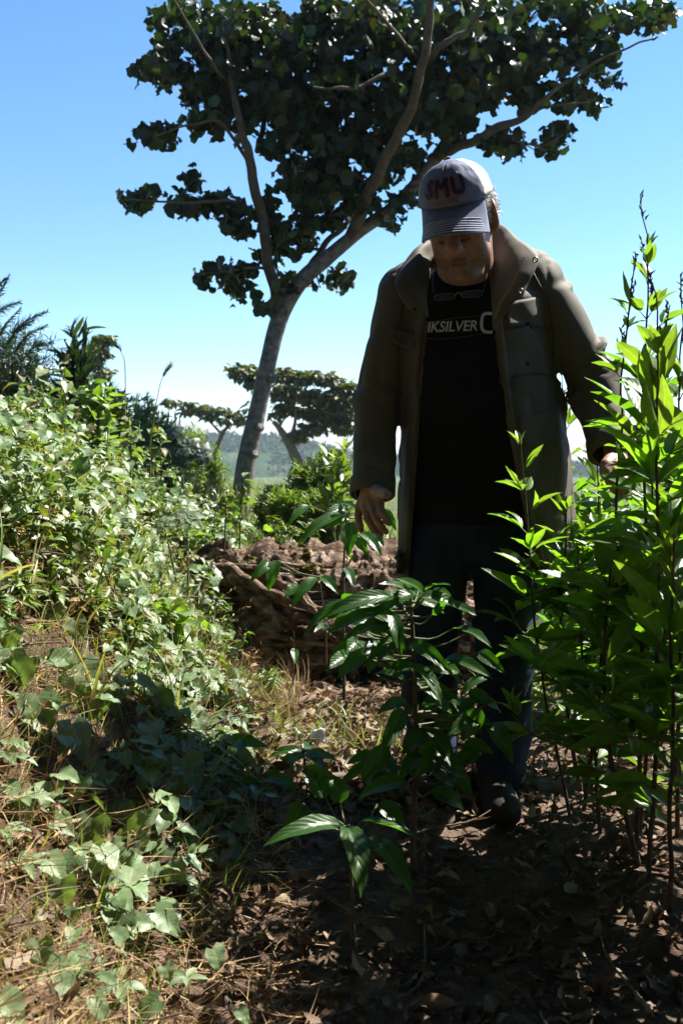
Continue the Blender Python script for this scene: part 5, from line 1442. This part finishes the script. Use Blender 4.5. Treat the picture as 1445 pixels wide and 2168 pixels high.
tag(mb.build('ground_cover', M['cover']), 'mixed small leaved weeds carpeting the bank', 'weeds', kind='stuff')
mb = MB()
n = 8060                                        # pale heart leaved creeper
x, y = on_ground(n, -700, 520, 1.15, 5.2, 1.1)
k = bank_mask(x, y) & (hgt(x, y) > .10) & (vnoise(np.stack([x * 3.2, y * 2.2, 0 * x], -1), 77) + rng.normal(0, .25, n) > np.interp(y, [1.1, 1.5, 2.0, 3], [.10, -.2, -.35, -.35])); x, y = x[k], y[k]; n = len(x)
z = hgt(x, y) + rng.uniform(.015, 1, n) ** 1.1 * np.interp(y, [1, 2, 3, 5], [.07, .12, .26, .34]) * np.maximum(tall(x, y), .3)
L = rng.uniform(.018, .058, n) * np.interp(y, [1, 2, 5], [1.05, 1.1, 1.1])
dn = unit(np.stack([rng.normal(.35, .6, n), rng.normal(-.65, .5, n), rng.normal(-.25, .3, n)], 1))
leaves(mb, np.stack([x, y, z], 1), dn, unit(tilt_up(n, .30) + np.array([.2, -.25, 0])), L, L * rng.uniform(.75, 1.0, n), droop=rng.uniform(.1, .9, n), fold=rng.uniform(.05, .4, n), shape='heart', nl=9, nw=7, ripple=.05, twist=.3)
tag(mb.build('creeper', M['vine']), 'pale heart leaved creeper trailing over the bank', 'creeper', kind='stuff')

# individual creepers in the foreground of the bank
gV = 'heart leaved creepers in the foreground'
def vine_plant(label, lv, mat='vine', shape='heart', wr=.92):
    c = lv[0]; b0 = P(c[0], c[1], hit_ground(c[0], c[1], .03)); t = thing('creeper_sprig', label, 'creeper', [b0[0], b0[1], float(hgt(b0[0], b0[1]))], gV)
    lf, st = MB(), MB(); g0 = np.array(world_loc(t))
    for (u, v, Y, Lpx, ang) in lv:
        Y = hit_ground(u, v, rng.uniform(.03, .06))
        sc = Y / FPX; a = R(ang)
        d = np.array([math.cos(a), -.35, -math.sin(a)]); up = unit(np.array([.15, -.5, .85]) + rng.normal(0, .15, 3))
        b = P(u, v, Y) - unit(d) * Lpx * sc * .4
        leaves(lf, [b], [d], [up], Lpx * sc, Lpx * sc * wr, droop=rng.uniform(.2, .7), fold=rng.uniform(.08, .3), shape=shape, nl=14, nw=9, ripple=.035)
        gg = np.array([b[0], b[1] + .03, float(hgt(b[0], b[1] + .03)) + .004])
        run = g0 + (gg - g0) * np.linspace(0, 1, 7)[:, None]; run[:, 2] = hgt(run[:, 0], run[:, 1]) + .006
        st.tube(catmull(np.vstack([run[:-1], [gg], [(gg + b) / 2 + rng.normal(0, .004, 3)], [b]]), 24), .0011, 5, cap=False)
    lf.build('foliage', M[mat], t); st.build('stems', M['stem'], t)
vine_plant('creeper sprig with big dull heart leaves at the left edge of the photo', [(42, 1420, 1.95, 84, 120), (88, 1510, 1.85, 100, 70), (20, 1350, 2.05, 60, 100)])
vine_plant('creeper sprig of two overlapping shaded heart leaves', [(165, 1565, 1.75, 88, 60), (205, 1490, 1.85, 70, 100), (150, 1470, 1.85, 60, 120)])
vine_plant('creeper sprig with a row of heart leaves in the middle of the bank', [(190, 1430, 1.95, 80, 50), (235, 1475, 1.9, 76, 60), (130, 1465, 1.95, 66, 130), (160, 1330, 2.1, 58, 70), (110, 1300, 2.2, 56, 110)])
vine_plant('creeper sprig with small heart leaves at the shadow edge', [(325, 1470, 1.95, 58, 80), (350, 1490, 1.95, 56, 60), (300, 1395, 2.05, 44, 60), (420, 1530, 1.9, 66, 60), (450, 1545, 1.9, 60, 40), (280, 1590, 1.8, 50, 70), (375, 1500, 1.9, 50, 70)])
vine_plant('single three lobed pale leaf at the shadow edge', [(392, 1645, 1.65, 100, 75)], shape='lobed', wr=1.05)
vine_plant('creeper sprig with a tongue shaped leaf above the dry straw', [(190, 1770, 1.45, 92, 95), (262, 1725, 1.5, 56, 80), (50, 1720, 1.5, 48, 100)])
vine_plant('creeper sprig of blurred round leaves near the bottom edge', [(120, 2075, 1.12, 110, 20), (170, 2040, 1.15, 70, 60), (20, 2140, 1.1, 90, 40), (85, 2020, 1.2, 66, 80)])
vine_plant('lone ragged heart leaf low on the dry straw', [(135, 1890, 1.28, 70, 80), (150, 1930, 1.26, 40, 70)])
vine_plant('pair of blurred rounded leaves at the bottom of the bank', [(215, 2140, 1.08, 76, 50), (305, 2140, 1.08, 90, 150)], wr=.6)
vine_plant('bright yellow dying leaf at the shadow edge', [(303, 1785, 1.45, 42, 60)], mat='coffee_yellow', wr=.8)
vine_plant('round pale leaves in the dark lower foreground', [(460, 2030, 1.25, 56, 60), (515, 2150, 1.18, 40, 40), (355, 2060, 1.2, 40, 60)])
def sprig(label, u, v, Y, n, Lpx, mat='vine'):
    Y = hit_ground(u, v, .045); c = P(u, v, Y); t = thing('small_weed', label, 'weed', [c[0], c[1], float(hgt(c[0], c[1]))], 'small pointed leaved weeds in the foreground')
    lf, st = MB(), MB(); g0 = np.array(world_loc(t)); sc = Y / FPX
    st.tube(catmull([g0, (g0 + c) / 2 + [.004, 0, 0], c], 8), .0014, 5)
    a = np.arange(n) * 2 * np.pi / n + rng.uniform(-.3, .3, n)
    d = np.stack([np.cos(a), np.sin(a), rng.uniform(.1, .5, n)], 1)
    leaves(lf, np.tile(c, (n, 1)), d, np.tile([0, -.2, 1.0], (n, 1)), Lpx * sc * rng.uniform(.8, 1.15, n), Lpx * sc * .36, droop=rng.uniform(.4, 1.0, n), fold=.3, shape='lance', nl=9, nw=5)
    lf.build('foliage', M[mat], t); st.build('stem', M['stem'], t)
for (u, v, Y, n, L, lab) in ((128, 1652, 1.55, 6, 56, 'small weed star of pointed leaves on the straw'), (175, 1655, 1.55, 6, 60, 'pointed weed star beside the first one'), (50, 1690, 1.5, 6, 62, 'pointed weed at the left edge'), (15, 1600, 1.62, 6, 66, 'pointed weed cut by the left edge of the photo'), (55, 1830, 1.35, 6, 60, 'pointed weed lower on the left edge'), (10, 1760, 1.42, 6, 60, 'pointed weed half outside the left edge'), (250, 2090, 1.12, 5, 84, 'blurred weed with long upright leaves at the bottom edge'), (395, 2070, 1.2, 5, 52, 'weed with rounded leaves in the bottom shade'), (545, 1620, 2.0, 5, 50, 'weed in the dark centre of the path'), (610, 1450, 2.7, 6, 34, 'small lit weed below the log hollow')):
    sprig(lab, u, v, Y, n, L)

# grass
mb = MB()
n = 11000
x, y = on_ground(int(n * 1.55), -700, 560, 1.15, 6.5, 1.0); k = bank_mask(x, y) & (hgt(x, y) > .06); x, y = x[k], y[k]; n = len(x)
L = rng.uniform(.04, .18, n) * np.interp(y, [1, 2, 4], [.55, .8, 1.3])
leaves(mb, np.stack([x, y, hgt(x, y) - .005], 1), tilt_up(n, .55), rdir(n), L, rng.uniform(.0012, .0038, n), droop=rng.uniform(.3, 1.7, n), fold=.3, shape='grass', nl=6, nw=2)
n = 420                                        # tufts on the path below the log
x = rng.normal(-.10, .16, n); y = rng.normal(3.0, .22, n)
leaves(mb, np.stack([x, y, hgt(x, y)], 1), tilt_up(n, .55), rdir(n), rng.uniform(.04, .16, n), rng.uniform(.002, .007, n), droop=rng.uniform(.4, 1.7, n), fold=.3, shape='grass', nl=7, nw=2)
n = 160                                        # broad blades
x, y = on_ground(n, -200, 430, 2.0, 3.4); k = bank_mask(x, y); x, y = x[k], y[k]; n = len(x)
leaves(mb, np.stack([x, y, hgt(x, y) + .02], 1), tilt_up(n, .5), rdir(n), rng.uniform(.12, .30, n), rng.uniform(.006, .013, n), droop=rng.uniform(.4, 1.8, n), fold=.4, shape='grass', nl=10, nw=3)
tag(mb.build('grass', M['grass']), 'green and yellowing grass blades among the weeds on the bank', 'grass', kind='stuff')
mb = MB()
n = 9000                                        # sunlit meadow behind the man, right side
y = 3.2 + 9 * rng.uniform(0, 1, n) ** 1.4; x = .35 + rng.uniform(-.1, .55, n) * y
k = (x > .55) | (y > 5.5); x, y = x[k], y[k]; n = len(x)
leaves(mb, np.stack([x, y, hgt(x, y)], 1), tilt_up(n, .5), rdir(n), rng.uniform(.06, .2, n), rng.uniform(.004, .009, n), droop=rng.uniform(.4, 1.6, n), shape='grass', nl=5, nw=2)
y = 7 + 6 * rng.uniform(0, 1, 5000); x = rng.uniform(-.28, .2, 5000) * y
leaves(mb, np.stack([x, y, hgt(x, y)], 1), tilt_up(5000, .4), rdir(5000), rng.uniform(.2, .5, 5000), rng.uniform(.006, .012, 5000), droop=rng.uniform(.4, 1.3, 5000), shape='grass', nl=5, nw=2)
tag(mb.build('meadow_grass', M['grass']), 'sunlit meadow grass behind the man', 'grass', kind='stuff')
mb = MB()
n = 1500
y = 2.5 + 3.2 * rng.uniform(0, 1, n); x = rng.uniform(.14, .42, n) * y; k = x > .62
x, y = x[k], y[k]; n = len(x); L = rng.uniform(.03, .085, n)
leaves(mb, np.stack([x, y, hgt(x, y) + rng.uniform(.01, .16, n)], 1), rdir(n, -.5, .5), tilt_up(n, .4), L, L * .55, droop=.6, fold=.3, shape='ovate', nl=6, nw=5)
tag(mb.build('low_weeds', M['bush']), 'low sunlit weeds on the flat ground under the right shrubs', 'weeds', kind='stuff')
# dry straw and twigs on the bank face
mb = MB()
n = 11000
x, y = on_ground(int(n * 1.55), -700, 640, 1.05, 3.9, 1.5); k = (x < -.03); x, y = x[k], y[k]; n = len(x)
L = rng.uniform(.03, .13, n); d = rdir(n, -.25, .45)
leaves(mb, np.stack([x, y, hgt(x, y) + rng.uniform(0, .03, n)], 1), d, rdir(n), L, rng.uniform(.0012, .0035, n), droop=rng.uniform(-.4, 1.0, n), shape='grass', nl=5, nw=2)
n = 2600
x, y = rng.uniform(-.60, -.14, n), rng.uniform(3.2, 4.3, n)
leaves(mb, np.stack([x, y, hgt(x, y)], 1), tilt_up(n, .6), rdir(n), rng.uniform(.06, .2, n), .0025, droop=rng.uniform(.3, 1.6, n), shape='grass', nl=6, nw=2)
n = 700                                         # upright seeding stalks
x, y = on_ground(int(n * 1.55), -700, 500, 1.25, 4.6, 1.1); k = bank_mask(x, y) & (hgt(x, y) > .1); x, y = x[k], y[k]; n = len(x)
L = rng.uniform(.10, .26, n) * np.interp(y, [1, 2.5], [.6, 1.2]); b0 = np.stack([x, y, hgt(x, y)], 1); dd = tilt_up(n, .45); dr_ = rng.uniform(.2, 1.0, n)
leaves(mb, b0, dd, rdir(n), L, .0022, droop=.3, shape='grass', nl=6, nw=2)
for q in range(5):
    leaves(mb, b0 + dd * (L * (.72 + .06 * q))[:, None] - [0, 0, .004 * q], unit(dd + rng.normal(0, .6, (n, 3))), rdir(n), .018, .004, droop=.5, shape='lance', nl=3, nw=3)
tag(mb.build('dry_straw', M['straw']), 'dry straw and grass stalks lying on the bank', 'straw', kind='stuff')
mb = MB()
for k in range(70):
    x, y = rng.uniform(-.9, .9), rng.uniform(1.15, 3.4); z0 = float(hgt(x, y)) + .01
    a = rng.uniform(0, 6.28); L = rng.uniform(.05, .22); e = np.array([math.cos(a), math.sin(a), rng.uniform(-.05, .3)]) * L
    p0 = np.array([x, y, z0]); mb.tube(catmull([p0, p0 + e * .5 + rng.normal(0, .012, 3), p0 + e], 8), np.linspace(.0022, .0009, 8) * rng.uniform(.6, 1.5), 5)
tag(mb.build('fallen_twigs', M['twig']), 'scattered thin twigs on the path and bank', 'twigs', kind='stuff')
# leaf litter on the path
mb = MB()
n = 6500
y = 1.05 + 3.0 * rng.uniform(0, 1, n); x = rng.uniform(-.42, .42, n) * y * 1.05 + .10
k = (hgt(x, y) < .34); x, y = x[k], y[k]; n = len(x)
L = rng.uniform(.018, .058, n)
leaves(mb, np.stack([x, y, hgt(x, y) + rng.uniform(.002, .028, n)], 1), rdir(n, -.25, .3), tilt_up(n, .45), L, L * rng.uniform(.3, .6, n), droop=rng.uniform(-1.6, 1.9, n), fold=rng.uniform(-.3, .9, n), shape='ovate', nl=7, nw=5, ripple=.12, twist=1.0)
n = 1700                                        # drift of dead leaves below the log
y = rng.uniform(2.45, 3.75, n); x = rng.uniform(-.45, .5, n)
k = hgt(x, y) < .34; x, y = x[k], y[k]; n = len(x); L = rng.uniform(.022, .075, n)
leaves(mb, np.stack([x, y, hgt(x, y) + rng.uniform(.004, .04, n)], 1), rdir(n, -.3, .5), tilt_up(n, .6), L, L * rng.uniform(.3, .6, n), droop=rng.uniform(-1.6, 1.9, n), fold=rng.uniform(-.3, .9, n), shape='ovate', nl=7, nw=5, ripple=.12, twist=1.0)
n = 2600                                        # broken small pieces
y = 1.05 + 3.2 * rng.uniform(0, 1, n); x = rng.uniform(-.42, .46, n) * y * 1.05 + .10
L = rng.uniform(.008, .03, n)
leaves(mb, np.stack([x, y, hgt(x, y) + rng.uniform(.002, .014, n)], 1), rdir(n, -.3, .3), tilt_up(n, .6), L, L * .55, droop=rng.uniform(-1, 1.5, n), fold=.2, shape='ovate', nl=4, nw=3, twist=.6)
tag(mb.build('leaf_litter', M['litter']), 'dry curled brown leaves littering the path', 'leaves', kind='stuff')

# chips and dead leaves caught on the log
mb = MB(); hp = []
for _ in range(1500):
    q = P(rng.uniform(400, 1000), rng.uniform(1110, 1420), 4.2); o_ = Vector((0, 0, CAM_Z)) + Vector((rng.uniform(-.5, .5), 0, rng.uniform(0, .8)))
    h_ = LOG_BVH.ray_cast(o_, (Vector(q) - o_).normalized())
    if h_[0] is not None and h_[1].z > .15: hp.append((np.array(h_[0]), np.array(h_[1])))
hb = np.array([a for a, b in hp]); hn = np.array([b for a, b in hp]); n = len(hb)
dd = unit(np.cross(hn, rdir(n)) + rng.normal(0, .25, (n, 3)))
L = rng.uniform(.012, .055, n)
leaves(mb, hb + hn * .006, dd, hn + rng.normal(0, .3, (n, 3)), L, L * rng.uniform(.2, .6, n), droop=rng.uniform(-.8, 1.3, n), fold=rng.uniform(-.3, .7, n), shape='ovate', nl=5, nw=3, ripple=.1, twist=.7)
tag(mb.build('bark_chips', M['litter']), 'bark chips and dead leaves caught on the rotten log', 'chips', kind='stuff')
# scrap of paper in the path
t = MB()
a = np.linspace(0, 1, 14)
c = P(655, 1478, 2.95); c[2] = float(hgt(c[0], c[1])) + .03
g_ = np.array([[c + np.array([(i - .5) * .09, (j - .5) * .035, .018 * math.sin(i * 7 + j * 3) + .012 * math.cos(j * 9 + i * 2) + .02 * j]) for i in a] for j in a])
t.grid(g_); tag(t.build('paper_scrap', M['paper']), 'torn pale wrapper lying on the leaves below the log', 'wrapper')
md = bpy.data.objects['paper_scrap'].modifiers.new('thick', 'SOLIDIFY'); md.thickness = .0006
# fallen stick
t = MB(); p0, p1 = P(140, 1930, 1.28), P(190, 1995, 1.2)
p0[2] = float(hgt(p0[0], p0[1])) + .02; p1[2] = float(hgt(p1[0], p1[1])) + .015
pts = catmull([p0, (p0 + p1) / 2 + [0, 0, .004], p1], 14); t.tube(pts, .0065 * (1 + .15 * vnoise(pts * 90, 3)), 10)
tag(t.build('broken_stick', M['bark']), 'short thick pale broken stick lying on the straw', 'stick')

# unseen leaf mass added behind, beside and above the camera to block sky light
mb = MB()
n = 5200
a = rng.uniform(-1, 1, n); y = -rng.uniform(1.2, 5.0, n); x = a * 7; z = rng.uniform(.1, 1, n) ** .8 * 5.2
leaves(mb, np.stack([x, y, z], 1), rdir(n), rdir(n), rng.uniform(.3, .6, n), rng.uniform(.2, .4, n), droop=.6, fold=.3, shape='ovate', nl=5, nw=3)
n = 3800
x = np.where(rng.uniform(size=n) < .6, rng.uniform(-7, -2.7, n), rng.uniform(1.4, 7, n)); y = np.where(x < 0, rng.uniform(-3, 5, n), rng.uniform(-3, .3, n)); z = rng.uniform(.1, 1, n) ** .8 * 5.2
leaves(mb, np.stack([x, y, z], 1), rdir(n), rdir(n), rng.uniform(.3, .6, n), rng.uniform(.2, .4, n), droop=.6, fold=.3, shape='ovate', nl=5, nw=3)
n = 2600
x = rng.uniform(-4, 4, n); y = rng.uniform(-3, 2.2, n); z = rng.uniform(4.2, 5.4, n)
leaves(mb, np.stack([x, y, z], 1), rdir(n, -.5, .3), rdir(n), rng.uniform(.3, .55, n), rng.uniform(.2, .35, n), droop=.6, fold=.3, shape='ovate', nl=5, nw=3)
for k in range(9):
    x0, y0 = -4 + k + rng.uniform(-.3, .3), -rng.uniform(1.6, 4)
    mb.tube(catmull([(x0, y0, -.1), (x0 + .1, y0, 1.8), (x0 + rng.uniform(-.6, .6), y0 + .5, 4.6)], 16), np.linspace(.09, .03, 16), 8)
for xs, ys, n, zz in ((( .86, 1.7), (1.25, 2.0), 1500, 1.5), ((1.15, 2.1), (1.9, 2.6), 900, 1.5)):  # leaves added out of view past the right edge to shade the path
    x = rng.uniform(*xs, n); y = rng.uniform(*ys, n); z = rng.uniform(.1, 1, n) ** .8 * zz
    leaves(mb, np.stack([x, y, z], 1), rdir(n, -.5, .8), tilt_up(n, .6), rng.uniform(.08, .15, n), rng.uniform(.03, .05, n), droop=.6, fold=.3, shape='lance', nl=5, nw=3)
tag(mb.build('light_blocker', M['dark_bush']), 'unseen leaf mass added over, behind and beside the viewpoint to block light', 'light blocker', kind='stuff')

# ------------------------------------------------------------------ air
hz = MB(); lo, hi_ = (-640, -640, -4), (640, 640, 19)
c8 = np.array([[(lo, hi_)[i][0], (lo, hi_)[j][1], (lo, hi_)[k][2]] for i in (0, 1) for j in (0, 1) for k in (0, 1)], float)
hz.add(c8, [[0, 1, 3, 2], [4, 6, 7, 5], [0, 4, 5, 1], [2, 3, 7, 6], [0, 2, 6, 4], [1, 5, 7, 3]])
m, n_, l_, out = newmat('haze')
pv = n_.new('ShaderNodeVolumePrincipled'); pv.inputs['Density'].default_value = 0.00045; pv.inputs['Color'].default_value = (.72, .86, 1.0, 1); pv.inputs['Anisotropy'].default_value = 0.0
l_.new(pv.outputs[0], out.inputs['Volume'])
tag(hz.build('haze', m, smooth=False), 'thin blue haze over the far ridge', 'haze', kind='stuff')
